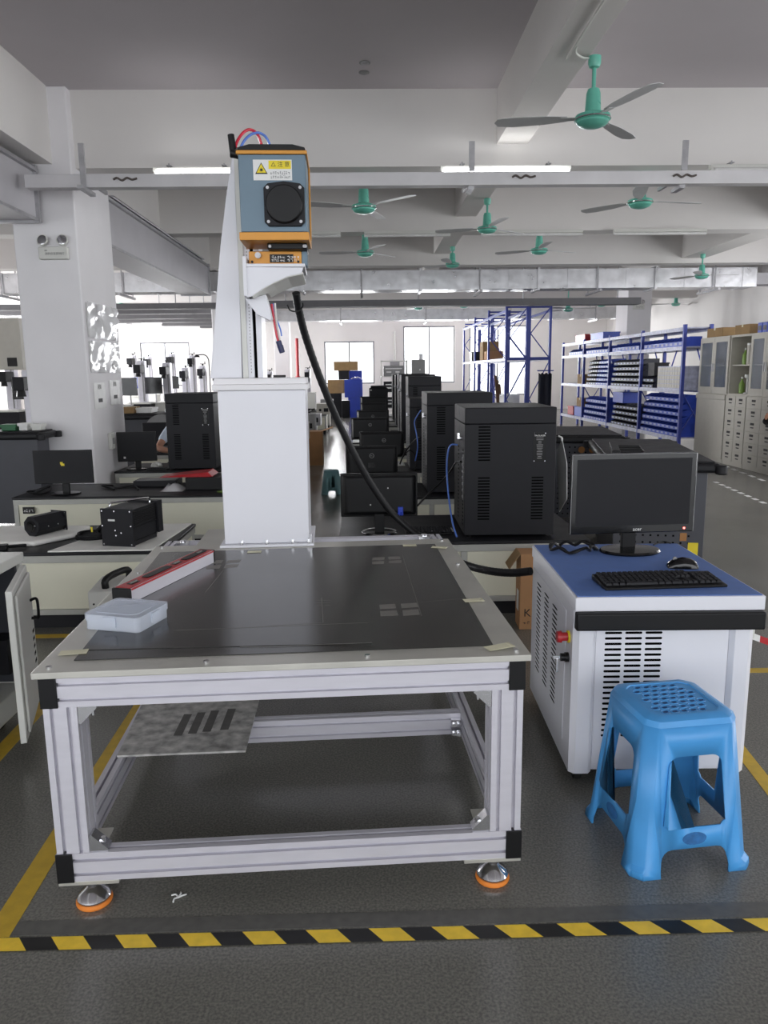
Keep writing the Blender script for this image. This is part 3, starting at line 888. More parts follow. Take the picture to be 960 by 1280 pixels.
# curved underside between the gussets
cu = [cloc(*p, yb0) for p in ((379, 342.5), (376.5, 343.3), (360, 347), (342, 355), (331, 361.3), (316, 372))]
m = MB()
for a, b in zip(cu[:-1], cu[1:]):
    e = .249 if b.z > cu[-1].z + .001 else .055
    m.hexa([(a.x, -.094, a.z), (b.x, -.094, b.z), (b.x, e, b.z), (a.x, e, a.z), (a.x, -.094, a.z + .006), (b.x, -.094, b.z + .006), (b.x, e, b.z + .006), (a.x, e, a.z + .006)])
m.build('arm_underside', 'offwhite', cl, smooth=False)
tp = cloc(308.5, 335, yb0); te = cloc(380, 335, yb0)
ZA = tp.z + .012
MB().box(tp.x - .002, te.x + .004, -.105, .16, tp.z + .0005, ZA).build('arm_shelf', 'white', cl, bevel=.001)
v0 = cloc(304, 322, yb0); v1 = cloc(308, 371, yb0)
MB().box(v0.x, v0.x + .013, -.11, .068, v1.z, v0.z).build('mounting_plate', 'white', cl, bevel=.001)
q = [cloc(*p, yb0) for p in ((304, 371), (312, 372), (330, 366), (334, 378), (338, 396), (336, 399), (319, 391))]
MB().poly([(p.x, p.z) for p in q], 'y', -.02, .068).build('lower_web', 'white', cl)

# ------------------------------------------------------------------ the laser head
Yh = 2.88
h0 = atY(300, 292, Yh); h1 = atY(385.5, 292, Yh); ht = atY(340, 188, Yh); hbm = atY(345, 300, Yh)
hx, hwid = h0.x, h1.x - h0.x; z0h = hbm.z; Hh = ht.z - hbm.z
hd = thing('laser_head', 'blue and orange laser marking head mounted on top of the column arm', 'laser head', (hx, Yh, z0h), R_(1.5))
dep = .2
MB().box(.004, hwid - .004, .0, dep, .028, Hh - .012).build('housing', 'steelblue', hd, bevel=.003)
m = MB(); m.box(-.002, hwid + .002, -.004, dep + .004, Hh - .0115, Hh + .001); m.build('top_band', 'orange', hd, bevel=.0015)
m = MB(); m.box(-.002, hwid + .002, -.004, dep + .004, 0, .0275); m.box(hwid - .0035, hwid + .003, dep - .012, dep + .003, .0285, Hh - .012)
m.build('bottom_band', 'orange', hd, bevel=.0015)
m = MB(); m.poly([(.002, Hh + .0012), (hwid - .002, Hh + .0012), (hwid - .006, Hh + .012), (hwid * .8, Hh + .022), (hwid * .18, Hh + .022), (.006, Hh + .012)], 'y', 0.0, dep); m.build('top_cover', 'black', hd, bevel=.002)
fc = Vector((.163, 0, .118)); s = .072
m = MB(); m.poly([(fc.x + a * s, fc.z + b * s) for a, b in ((-1, -.8), (-.8, -1), (.8, -1), (1, -.8), (1, .8), (.8, 1), (.35, 1.06), (0, 1.1), (-.35, 1.06), (-.8, 1), (-1, .8))], 'y', -.016, -.0003)
fg = m.build('lens_flange', 'blackm', hd, bevel=.002)
MB().cyl((fc.x, -.0165, fc.z), (fc.x, -.038, fc.z), .066, .064, 40).build('lens_cap', 'black', fg, bevel=.003)
m = MB()
for a in (-1, 1):
    for b in (-1, 1):
        m.cyl((fc.x + a * s * .8, -.0165, fc.z + b * s * .8), (fc.x + a * s * .8, -.02, fc.z + b * s * .8), .0055, seg=12)
m.build('screw', 'steel', fg)
lx0, lx1, lz0, lz1 = .056, .193, .203, .272
lb = MB().box(lx0, lx1, -.0012, -.0003, lz0, lz1).build('warning_label', 'label', hd)
MB().box(lx0 + .055, lx1 - .003, -.0018, -.0013, lz1 - .031, lz1 - .003).build('yellow_band', 'labely', lb)
m = MB(); cx, cz = lx0 + .029, lz0 + .021; a = .044
m.poly([(cx - a / 2, cz), (cx + a / 2, cz), (cx, cz + a * .87)], 'y', -.0018, -.0013); m.build('triangle_border', 'ink', lb)
m = MB(); a2 = .034; m.poly([(cx - a2 / 2, cz + .004), (cx + a2 / 2, cz + .004), (cx, cz + .004 + a2 * .87)], 'y', -.0024, -.0019); m.build('triangle', 'labely', lb)
m = MB(); m.cyl((cx, -.0025, cz + .0135), (cx, -.003, cz + .0135), .0045, seg=14)
for k in range(12):
    aa = k * PI / 6; m.cyl((cx, -.0027, cz + .0135), (cx + .008 * math.cos(aa), -.0027, cz + .0135 + .008 * math.sin(aa)), .0004, seg=4)
m.build('laser_symbol', 'ink', lb)
lettering('△ 注 意', .019, ((lx0 + .055 + lx1) / 2, -.002, lz1 - .017), 'ink', lb, name='printed_text', extrude=.0001)
strokes(lb, lx0 + .06, lz0 + .006, .07, .026, 9, 'inkg', -.0014, 3, rows=2)
m = MB(); m.box(.09, hwid - .01, .06, .195, -.022, -.0003); m.build('under_plate', 'black', hd, bevel=.003)
m = MB()
for x, y in ((.1, .059), (hwid - .015, .059), (hwid - .02, .059)):
    m.cyl((x, y, -.012), (x, y - .004, -.012), .0055, seg=10)
m.build('screw', 'steel', hd)
# scanner block under the head, standing on the arm shelf
zA = (CM @ Vector((0, 0, ZA))).z
sb = atY(312.5, 330, 2.99); se = atY(378, 330, 2.99)
bz = zA + .001 - z0h
bx0, bx1 = sb.x - hx, se.x - hx
MB().box(bx0, bx1, .105, .205, bz, -.0225).build('scanner_block', 'orange', hd, bevel=.002)
MB().box(bx1 + .0003, bx1 + .02, .11, .21, bz, -.0225).build('scanner_side', 'steelblue', hd, bevel=.001)
zz = (bz - .0225) / 2
pl = MB().box(bx0 + .078, bx1 - .03, .1035, .1047, zz - .016, zz + .014).build('name_plate', 'ink', hd)
strokes(pl, bx0 + .085, zz - .013, .05, .024, 5, 'label', .1033, 5, rows=2); strokes(pl, bx0 + .145, zz - .013, .045, .024, 4, 'label', .1033, 6, rows=2)
m = MB(); m.cyl((bx0 + .036, .1045, zz + .01), (bx0 + .036, .082, zz + .008), .011, seg=16); m.cyl((bx0 + .036, .0815, zz + .008), (bx0 + .036, .079, zz + .008), .007, seg=12); m.build('knob', 'steel', hd, label='small silver round knob')
m = MB()
for x in (bx0 + .012, bx1 - .012):
    m.cyl((x, .1045, bz + .012), (x, .101, bz + .012), .005, seg=8)
m.build('screw', 'ink', hd)
# valve and water tubes on top
def hl(px, py, y): return Matrix.Rotation(-R_(1.5), 4, 'Z') @ (atY(px, py, y - .07) - Vector((hx, Yh, z0h)))
m = MB(); m.cyl(hl(292, 193, 2.98), hl(288.5, 168, 2.98), .013, .012, 12); m.cyl(hl(288.5, 191, 2.98), hl(299, 194, 2.98), .016, .014, 12); m.build('valve_handle', 'black', hd, bevel=.002)
m = MB(); m.cyl(hl(292.5, 190.5, 2.975), hl(297, 187, 2.99), .0095, seg=12); m.build('fitting', 'chrome', hd)
MB().tube([hl(*p) for p in ((293, 189, 2.98), (296, 178, 2.99), (303, 167, 3.0), (312, 162, 3.02), (321, 167, 3.05), (326, 178, 3.06), (327.5, 184, 3.06))], .0052, 10).build('water_tube', 'redtube', hd, label='red water tube')
MB().tube([hl(*p) for p in ((301, 184, 3.0), (306, 175, 3.01), (314, 168, 3.03), (323, 166, 3.05), (331, 170, 3.08), (336, 178, 3.09), (337.5, 184, 3.09))], .0048, 10).build('water_tube', 'bluetube', hd, label='blue water tube')
m = MB(); p = hl(346, 178, 3.1); m.box(p.x - .012, p.x + .012, p.y - .01, p.y + .01, Hh + .022, Hh + .03); m.build('top_fitting', 'chrome', hd)

# hoses
tag(MB().tube([atY(*p) for p in ((370, 366, 3.2), (373.5, 388, 3.24), (383, 424, 3.3), (401, 475, 3.36), (425, 532, 3.42), (455, 590, 3.47), (484, 634, 3.5), (507, 657, 3.5), (532, 676, 3.46), (556, 694, 3.36), (585, 707, 3.25), (614, 714, 3.1), (640, 716, 3.0), (663.5, 714, 2.93))], .0165, 14, sub=14, rib=.035).build('corrugated_hose', 'black'),
    'thick black corrugated hose hanging from the arm and running to the white cart', 'hose')
pe = thing('air_tubes', 'red and white air tubes with a dark plug hanging below the arm', 'tube', (0, 0, 0))
MB().tube([atY(*p) for p in ((339.5, 380, 3.12), (342, 398, 3.12), (345.5, 418, 3.12), (348, 428, 3.12))], .0045, 8).build('tube', 'redtube', pe)
MB().tube([atY(*p) for p in ((343.5, 379, 3.13), (345, 398, 3.13), (348, 416, 3.13), (350.5, 428, 3.13))], .0045, 8).build('tube', 'label', pe)
MB().tube([atY(*p) for p in ((341.5, 379, 3.14), (343, 392, 3.14), (350, 410, 3.14), (352, 420, 3.14))], .003, 8).build('tube', 'bluetube', pe)
m = MB(); m.cyl(atY(348, 426, 3.12), atY(350, 433, 3.12), .011, seg=10); m.cyl(atY(350, 432, 3.12), atY(353, 441, 3.12), .0125, .011, 10); m.build('plug', mat('navy_plug', rgb(34, 40, 84), .4), pe, bevel=.002)
tag(MB().tube([atY(*p) for p in ((359, 381, 3.15), (363, 388, 3.15), (372, 389, 3.18), (378, 384, 3.2), (378.5, 379, 3.22))], .003, 6).build('cable_loop', 'black'), 'thin black cable loop below the arm at the hose end', 'cable')
# ------------------------------------------------------------------ the white control cart
ct = thing('control_cart', 'white control cart with slotted door and blue mat on top', 'cart', (.643, 2.28, 0), R_(-1.6))
CTM = Matrix.Translation((.643, 2.28, 0)) @ Matrix.Rotation(R_(-1.6), 4, 'Z'); CTI = CTM.inverted()
W_, D_ = .572, .69
zb_, zt_ = .05, .61
# side panels
m = MB(); m.box(0, .018, .012, D_, zb_, zt_); m.poly([(0, .012), (.018, -.004), (.062, -.004), (.074, .012), (.074, .02), (0, .02)], 'z', zb_, zt_)
m.build('left_side', 'white', ct, bevel=.0015)
m = MB(); m.box(W_ - .018, W_, .012, D_, zb_, zt_); m.poly([(W_, .012), (W_ - .018, -.004), (W_ - .062, -.004), (W_ - .074, .012), (W_ - .074, .02), (W_, .02)], 'z', zb_, zt_)
m.build('right_side', 'white', ct, bevel=.0015)
MB().box(.0185, W_ - .0185, D_ - .018, D_, zb_ + .002, zt_).build('back_panel', 'white', ct)
MB().box(.0185, W_ - .0185, .021, D_ - .0185, zb_ + .002, zb_ + .018).build('bottom_panel', 'white', ct)
dr = MB().box(.075, W_ - .075, .012, .03, zb_ + .012, zt_ - .003).build('door', 'white', ct, bevel=.002)
def slots(u0, us, v0, n, pitch, w, h):
    out = []
    for u in us:
        for k in range(n):
            out.append((u0 + u, v0 - k * pitch, w, h))
    return out
def stadium(cx, cz, w, h, n=5):
    r = h / 2; o = []
    for s, a0 in ((1, -90), (-1, 90)):
        for k in range(n + 1):
            a = R_(a0 + 180 * k / n); o.append((cx + s * 0 + (w / 2 - r) * s + r * math.cos(a), cz + r * math.sin(a)))
    return o
for us in (0, .064, .128):
    m = MB()
    for (x, z, w, h) in slots(.13, (us,), .545, 21, .0184, .054, .0078): m.poly(stadium(x, z, w, h), 'y', .0112, .0118)
    m.build('vent', 'dark', dr)
pass
MB().cyl((.5, .0119, .55), (.5, .011, .55), .004, seg=8).build('lock', 'inkg', dr)
m = MB(); m.poly([(-.004, zt_ + .0005), (W_ + .012, zt_ + .0005), (W_ + .012, .656), (-.004, .656)], 'y', -.028, D_ + .004)
m.build('worktop', 'white', ct, bevel=.003)
MB().box(.003, W_ + .004, -.022, D_, .6562, .6592).build('worktop_mat', 'bluemat', ct, bevel=.001, label='blue mat covering the worktop')
MB().box(-.003, W_ + .01, -.046, -.016, .552, .6095).build('drawer_front', 'black', ct, bevel=.006, seg=3)
MB().box(.08, W_ - .08, -.0155, .011, .566, .6).build('drawer_box', 'black', ct)
# left access panel with vents, stop button and key switch
pn = MB().box(-.0025, -.0003, .1, D_ - .03, .12, .575).build('access_panel', 'white', ct, bevel=.001)
for y in (.26, .4, .54):
    m = MB()
    for k in range(20):
        z = .535 - k * .018
        m.poly([(y + .04 * math.cos(t) * 1, z + .0034 * math.sin(t)) for t in [2 * PI * i / 12 for i in range(12)]], 'x', -.0034, -.0026)
    m.build('vent', 'dark', pn)
pass
m = MB(); m.cyl((-.0003, .055, .5), (-.006, .055, .5), .02, seg=20); es = m.build('stop_button_collar', 'labely', ct)
m = MB(); m.cyl((-.0062, .055, .5), (-.026, .055, .5), .014, seg=16); m.cyl((-.026, .055, .5), (-.04, .055, .5), .02, .018, 20); m.build('stop_button', 'red', es, label='red emergency stop button')
m = MB(); m.cyl((-.0003, .055, .43), (-.012, .055, .43), .016, seg=16); m.cyl((-.012, .055, .43), (-.026, .055, .43), .013, seg=12); ks = m.build('key_switch', 'black', ct)
m = MB(); m.box(-.05, -.0262, .052, .058, .425, .436); m.box(-.04, -.034, .05, .06, .38, .425); m.build('key', 'chrome', ks)
MB().box(W_ + .0003, W_ + .01, .02, .07, .5, .56).build('tape_clip', 'offwhite', ct, bevel=.001)
for x in (.04, W_ - .04):
    for y in (.06, D_ - .06):
        m = MB(); m.cyl((x - .011, y, .022), (x + .011, y, .022), .0215, seg=20)
        w = m.build('caster', 'rubber', ct)
        m = MB(); m.box(x - .014, x - .011, y - .012, y + .02, .02, .048); m.box(x + .011, x + .014, y - .012, y + .02, .02, .048); m.box(x - .016, x + .016, y - .02, y + .02, .044, .0498); m.cyl((x - .016, y, .022), (x + .016, y, .022), .004, seg=8)
        m.build('fork', 'steel', w)
# barrier tape from the cart
bt = thing('barrier_tape', 'red and white barrier tape tied to the right side of the white cart', 'barrier tape', (0, 0, 0))
a = CTM @ Vector((W_ + .012, .05, .50)); b = Vector((2.4, 2.5, .12))
for k in range(34):
    p, q = a.lerp(b, k / 34), a.lerp(b, (k + 1) / 34)
    sag = lambda t: -.18 * t * (1 - t) * .6
    p = p + Vector((0, 0, sag(k / 34))); q = q + Vector((0, 0, sag((k + 1) / 34)))
    m = MB(); m.hexa([p + Vector((0, 0, -.011)), q + Vector((0, 0, -.011)), q + Vector((0, .001, -.011)), p + Vector((0, .001, -.011)), p + Vector((0, 0, .011)), q + Vector((0, 0, .011)), q + Vector((0, .001, .011)), p + Vector((0, .001, .011))])
    m.build('tape_band', 'red' if k % 2 else 'label', bt)
MB().box(b.x - .012, b.x + .03, b.y - .012, b.y + .012, 0, .14).build('end_post', 'black', bt)

MT = .6593
def make_monitor(name, label, cat_group, w, h, mats=('black', 'screen'), thick=.045, stand=.1, back=True, bezel=.016, stand_r=.1):
    """front faces -y of its own frame; origin on the desk under the stand"""
    t = thing(name, label, 'monitor', (0, 0, 0), 0, cat_group)
    zb = stand
    m = MB(); m.box(-w / 2, w / 2, -.012, .008, zb, zb + h)
    sh = m.build('casing', mats[0], t, bevel=.004)
    m = MB(); m.hexa([(-w * .49, .0085, zb + h * .02), (w * .49, .0085, zb + h * .02), (w * .43, thick, zb + h * .1), (-w * .43, thick, zb + h * .1), (-w * .49, .0085, zb + h * .98), (w * .49, .0085, zb + h * .98), (w * .43, thick, zb + h * .93), (-w * .43, thick, zb + h * .93)])
    m.build('back_shell', 'black', t, bevel=.012, seg=4)
    MB().box(-w / 2 + bezel, w / 2 - bezel, -.0128, -.0121, zb + bezel * 1.5, zb + h - bezel).build('screen', mats[1], t)
    m = MB(); m.box(-.028, .028, .012, .032, .012, zb + h * .4); m.build('stand_neck', 'black', t, bevel=.004)
    m = MB(); m.lathe([(.001, .0), (stand_r, 0), (stand_r * 1.02, .005), (stand_r * .97, .012), (.04, .016), (.001, .016)], seg=32)
    bs = m.build('stand_base', 'blackg', t)
    bs.scale = (1.15, .85, 1)
    return t

p = CTI @ atY(787, 690, 2.83)
mon = make_monitor('desktop_monitor', 'black monitor standing on the blue mat of the white cart', None, .485, .305, ('blackg', 'screen'), stand=.075, bezel=.02)
mon.location = CTM @ Vector((p.x, p.y, MT)); mon.rotation_euler = (0, 0, R_(3.5))
lettering('acer', .02, (.02, -.0132, .09), 'label', mon, name='lettering', extrude=.0002)
MB().cyl((.205, -.0125, .09), (.205, -.0145, .09), .004, seg=12).build('power_light', 'led', mon, label='small glowing red power light')
m = MB()
for a in ((-.2425, -.2405), (.2405, .2425)):
    m.box(a[0], a[1], -.0135, -.0125, .077, .378)
m.box(-.2425, .2425, -.0135, -.0125, .377, .379)
m.build('bezel_edge', 'inkg', mon)

# keyboard
kc = atZ(823, 724.5, .672)
kb = thing('keyboard', 'black keyboard lying on the blue mat of the white cart', 'keyboard', (kc.x, kc.y, MT + .0003), R_(2.5))
kw, kd = .40, .135
MB().poly([(-kd / 2, 0), (kd / 2, 0), (kd / 2, .02), (-kd / 2, .008)], 'x', -kw / 2, kw / 2).build('case', 'black', kb, bevel=.003)
m = MB()
def key(x0, x1, r):
    y0 = -kd / 2 + .018 + r * .0187; z = .0095 + (y0 + kd / 2) / kd * .0115
    m.hexa([(x0, y0, z), (x1, y0, z), (x1, y0 + .016, z + .001), (x0, y0 + .016, z + .001), (x0 + .002, y0 + .002, z + .007), (x1 - .002, y0 + .002, z + .007), (x1 - .002, y0 + .0145, z + .0085), (x0 + .002, y0 + .0145, z + .0085)])
rows = [[(.0, .02), (.022, .02), (.044, .02), (.066, .105), (.173, .02), (.195, .02), (.217, .034)], None, None, None, None, None]
for r in range(6):
    if r == 0:
        for a, b in rows[0]: key(-kw / 2 + .008 + a, -kw / 2 + .008 + a + b, r)
    else:
        for k in range(14):
            key(-kw / 2 + .008 + k * .0179 + .0005 * r, -kw / 2 + .008 + k * .0179 + .0165 + .0005 * r, r)
    for k in range(3):
        if not (r == 1 and k != 1) and r != 2: key(.062 + k * .0165, .062 + k * .0165 + .015, r)
    if r < 5:
        for k in range(4): key(.117 + k * .0185, .117 + k * .0185 + .0165, r)
m.build('keys', 'blackm', kb, smooth=False)
ms = atZ(853, 705, .672)
mo = thing('computer_mouse', 'black computer mouse on the blue mat right of the monitor stand', 'mouse', (ms.x, ms.y, MT + .0002), R_(168))
m = MB()
prof = [(-.048, .004), (-.05, .012), (-.044, .024), (-.025, .034), (0, .037), (.028, .03), (.046, .017), (.052, .006)]
vs = []; fs = []; N = len(prof); S = 13
for i, (x, z) in enumerate(prof):
    hw = .03 * (1 - .35 * abs(x / .055) ** 3) * (.93 if -.01 < x < .02 else 1)
    for k in range(S):
        a = PI * k / (S - 1); vs.append((x, hw * math.cos(a), max(.001, z * math.sin(a) ** .6)))
for i in range(N - 1):
    for k in range(S - 1):
        fs.append((i * S + k, i * S + k + 1, (i + 1) * S + k + 1, (i + 1) * S + k))
fs += [tuple(range(S)), tuple(range((N - 1) * S, N * S)), tuple([i * S for i in range(N)] + [i * S + S - 1 for i in range(N - 1, -1, -1)])]
m._add(vs, fs); m.build('shell', 'blackg', mo)
MB().cyl((.026, -.004, .031), (.026, .004, .031), .007, seg=14).build('scroll_wheel', 'inkg', mo)
# cable coil
cc = atZ(715, 686, .665)
m = MB(); pts = []
for k in range(64):
    a = k * .42; r = .07 + .014 * math.sin(k * 1.7)
    pts.append((cc.x + r * 1.15 * math.cos(a), cc.y - .02 + r * .9 * math.sin(a) + .006 * math.sin(k), MT + .006 + .024 * ((k * 7) % 5) / 4))
pass
m.tube(pts, .0042, 6, sub=3)
tag(m.build('coiled_cable', 'black'), 'coiled black cable on the blue mat left of the monitor stand', 'cable')
m = MB(); m.tube([atZ(817, 681, .664), atZ(822, 679, .664), atZ(830, 677, .664), atZ(838, 679, .664)], .003, 6)
tag(m.build('monitor_cable', 'black'), 'thin black cable lying behind the monitor stand on the blue mat', 'cable')

# ------------------------------------------------------------------ the blue stool
def make_stool(name, label, mt, H, top, foot, parts=True):
    st = thing(name, label, 'stool', (0, 0, 0))
    zt = H - .022                               # where the side walls start
    def wall_pts(side, s):
        """half of a side wall with its arch and crossbar, s = -1 / 1 half, in (u, t): t 0 top .. 1 floor"""
        w = lambda t: (top + (foot - top) * t) - .032         # half width before the chamfer
        li = lambda t: w(t) - (.033 + .004 * t)               # inside edge of the leg
        o0, b0, b1 = .2, .68, .82
        P = [(0, 0), (w(0), 0), (w(.5), .5), (w(.93), .93), (w(1) + .01, .955), (w(1) + .012, 1), (li(1) - .003, 1), (li(.95), .95)]
        r = .03
        for k in range(5):
            a = PI / 2 * k / 4; P.append((li(b1) - r * (1 - math.cos(a)) , b1 + .08 * (1 - math.sin(a))))
        P += [(0, b1), (0, b0)]
        for k in range(5):
            a = PI / 2 * k / 4; P.append((li(b0) - .012 * math.cos(a) + 0, b0 - .03 * math.sin(a)) if k else (li(b0) - .014, b0))
        for k in range(6):
            a = PI / 2 * k / 5; P.append((li(o0 + .07) - r * (1 - math.cos(a)), o0 + .07 - .07 * math.sin(a)))
        P += [(0, o0)]
        return [(u * s, t) for u, t in P]
    m = MB()
    for side in range(4):
        Rm = Matrix.Rotation(side * PI / 2, 4, 'Z')
        for s in (1, -1):
            pts = []
            for u, t in wall_pts(side, s):
                d = top + (foot - top) * t + (.006 if t > .94 else 0)
                pts.append(Rm @ Vector((u, -d, zt * (1 - t))))
            m._add(pts, [tuple(range(len(pts)))])
        # rounded corner to the next side
        w = lambda t: (top + (foot - top) * t) - .032
        rows_ = []
        for t in (0, .5, .93, .955, 1):
            d = top + (foot - top) * t + (.006 if t > .94 else 0); ww = w(t) + (.01 if t > .94 else 0)
            a, b = Vector((ww, -d, zt * (1 - t))), Vector((d, -ww, zt * (1 - t)))
            c = Vector((d, -d, zt * (1 - t)))
            row = []
            for k in range(6):
                q = k / 5; row.append(Rm @ (a.lerp(c, q).lerp(c.lerp(b, q), q) * .2 + a.lerp(b, q) * .8 if 0 < k < 5 else (a if k == 0 else b)))
            rows_.append(row)
        vs = [v for r in rows_ for v in r]
        m._add(vs, [(i * 6 + k, i * 6 + k + 1, (i + 1) * 6 + k + 1, (i + 1) * 6 + k) for i in range(4) for k in range(5)])
    bmesh.ops.triangulate(m.bm, faces=[f for f in m.bm.faces if len(f.verts) > 4])
    bmesh.ops.remove_doubles(m.bm, verts=m.bm.verts, dist=.0004)
    o = m.build('legs_shell', mt, st)
    sm = o.modifiers.new('thick', 'SOLIDIFY'); sm.thickness = .005; sm.offset = -1
    # seat
    def oct_(d, w, z):
        out = []
        for side in range(4):
            Rm = Matrix.Rotation(side * PI / 2, 4, 'Z')
            a, b = Vector((w, -d, z)), Vector((d, -w, z)); c = Vector((d, -d, z))
            for k in range(6):
                q = k / 5
                out.append(Rm @ (a.lerp(c, q).lerp(c.lerp(b, q), q) * .2 + a.lerp(b, q) * .8 if 0 < k < 5 else (a if k == 0 else b)))
        return out
    m = MB(); rings = [oct_(top + .001, top - .031, zt - .001), oct_(top - .005, top - .036, H - .008), oct_(top - .02, top - .046, H), oct_(top - .0345, top - .058, H), oct_(top - .036, top - .059, H - .003), oct_(top - .04, top - .062, H - .003)]
    n = len(rings[0]); vs = [v for r in rings for v in r]
    m._add(vs, [(k * n + i, k * n + (i + 1) % n, (k + 1) * n + (i + 1) % n, (k + 1) * n + i) for k in range(len(rings) - 1) for i in range(n)] + [tuple(range((len(rings) - 1) * n, len(rings) * n))])
    seat = m.build('seat', mt, st)
    if parts:
        m = MB(); g = MB()
        e = top - .052
        for i in range(7):
            for j in range(7):
                x = -e + 2 * e * i / 6 + (.006 if j % 2 else -.006); y = -e + 2 * e * j / 6
                if abs(x) > e + .004 or (abs(x) > e * .92 and abs(y) > e * .92): continue
                m.poly([(x + .0075 * math.cos(t) * (1.2), y + .0055 * math.sin(t) + .003 * math.cos(t)) for t in [2 * PI * q / 12 for q in range(12)]], 'z', H - .0032, H - .0027)
                g.lathe([(.0105, 0), (.0115, .0016), (.0125, 0)], (x, y, H - .0031), 12)
        m.build('seat_hole_shade', 'stoolshade', seat)  # flat dark spots on an uncut seat, standing in for hole shade
        g.build('seat_ridges', mt, seat)
        for side in range(4):
            m = MB()
            Rm = Matrix.Rotation(side * PI / 2, 4, 'Z'); t = .755; d = top + (foot - top) * t + .0008
            nrm = math.atan2(foot - top, zt)
            pts = [Rm @ Vector((.035 * math.cos(a), -d - (.75 - t - .018 * math.sin(a) / zt) * 0 + (.018 * math.sin(a)) * math.tan(nrm), zt * (1 - t) + .018 * math.sin(a))) for a in [2 * PI * q / 20 for q in range(20)]]
            m._add(pts, [tuple(range(20))])
            m.build('worn_oval', 'scuff', st)
    return st

bs = make_stool('plastic_stool', 'blue plastic stool in front of the white control cart', 'stool', .437, .133, .17)
bs.location = (.848, 2.0, 0); bs.rotation_euler = (0, 0, R_(7))
s2 = make_stool('plastic_stool', 'teal plastic stool standing in the aisle beyond the machine', 'stoolteal', .27, .085, .115, False)
s2.location = (-.41, 8.55, 0); s2.rotation_euler = (0, 0, R_(4))
# ------------------------------------------------------------------ workbenches
BH = .43
def bench(x0, x1, y, dep, label, h=BH, group=None, panels=2):
    b = thing('workbench', label, 'workbench', (x0, y, 0), 0, group)
    w = x1 - x0
    m = MB(); m.box(0, w, 0, dep, h - .018, h)
    m.build('worktop', 'benchtop', b, bevel=.003)
    m = MB()
    for z, hh in ((h - .058, .0395), (.085, .03)):
        m.box(0.005, w - .005, .004, .03, z, z + hh); m.box(.005, w - .005, dep - .03, dep - .004, z, z + hh)
        m.box(.005, .031, .03, dep - .03, z, z + hh); m.box(w - .031, w - .005, .03, dep - .03, z, z + hh)
    for xx in [0.005 + (w - .045) * k / panels for k in range(panels + 1)]:
        m.box(xx, xx + .035, .005, .03, .115, h - .058)
    for yy in (.03, dep - .065):
        m.box(w - .04, w - .005, yy, yy + .035, .115, h - .058)
    m.build('frame', 'creamdk', b, bevel=.002)
    for k in range(panels):
        a = .04 + (w - .045) * k / panels; c = .005 + (w - .045) * (k + 1) / panels
        MB().box(a + .001, c - .001, .012, .02, .1155, h - .0585).build('front_panel', 'cream', b, bevel=.002)
    MB().box(w - .02, w - .012, .066, dep - .066, .1155, h - .0585).build('side_panel', 'cream', b, bevel=.002)
    MB().box(.02, w - .02, .05, .058, .0, .0845).build('base_gap_shade', 'blackm', b)  # black board filling the gap below the bottom rail as its shade
    for xx in (.01, w - .045):
        for yy in (.06, dep - .05):
            MB().box(xx, xx + .035, yy, yy + .035, 0, .084).build('leg', 'creamdk', b)
    return b

bL1 = bench(-2.75, -1.08, 3.95, .74, 'nearest left bench with white foam boards and the black box on it')
bL2 = bench(-2.74, -.76, 5.83, .72, 'second left bench with a black monitor and a red pouch on it')
bL3 = bench(-2.45, -.76, 7.35, .70, 'third left bench with a tall black computer case beside the pillar')
bR1 = bench(-.17, 1.22, 4.06, .80, 'nearest right bench carrying the largest black computer case')
bR2 = bench(-.2, 1.15, 5.58, .74, 'second right bench, behind the nearest right bench')
RY = [4.06, 5.58, 7.08, 8.6, 10.1, 11.6, 13.1, 14.6, 16.1]
for i, y in enumerate(RY[2:]):
    bench(-.2, 1.15, y, .72, 'black topped right bench farther down the row of monitors', BH, 'far benches right of the aisle')
for y in (8.98, 10.4, 11.9, 13.4, 17.0, 18.5):
    bench(-2.75 if y < 9 else -2.4 if y < 15 else -2.2, -.9, y, .72, 'black topped left bench farther down the aisle', BH, 'far benches left of the aisle', 1)
# small black name plates on the bench fronts
for x, z, b in ((.1, .375, bL2), (.5, .372, bL3)):
    pass
for px, py, y, lb in ((36, 638, 5.82, 'small black plate with white characters on the second left bench'), (126, 598, 7.34, 'small black plate with white characters on the third left bench'), ):
    p = atY(px, py, y)
    n = thing('name_plate', lb, 'plate', (p.x, y, p.z))
    MB().box(-.045, .045, -.004, .003, -.026, .026).build('plate', 'ink', n, bevel=.002)
    strokes(n, -.036, -.014, .072, .028, 4, 'label', -.0042, 8)

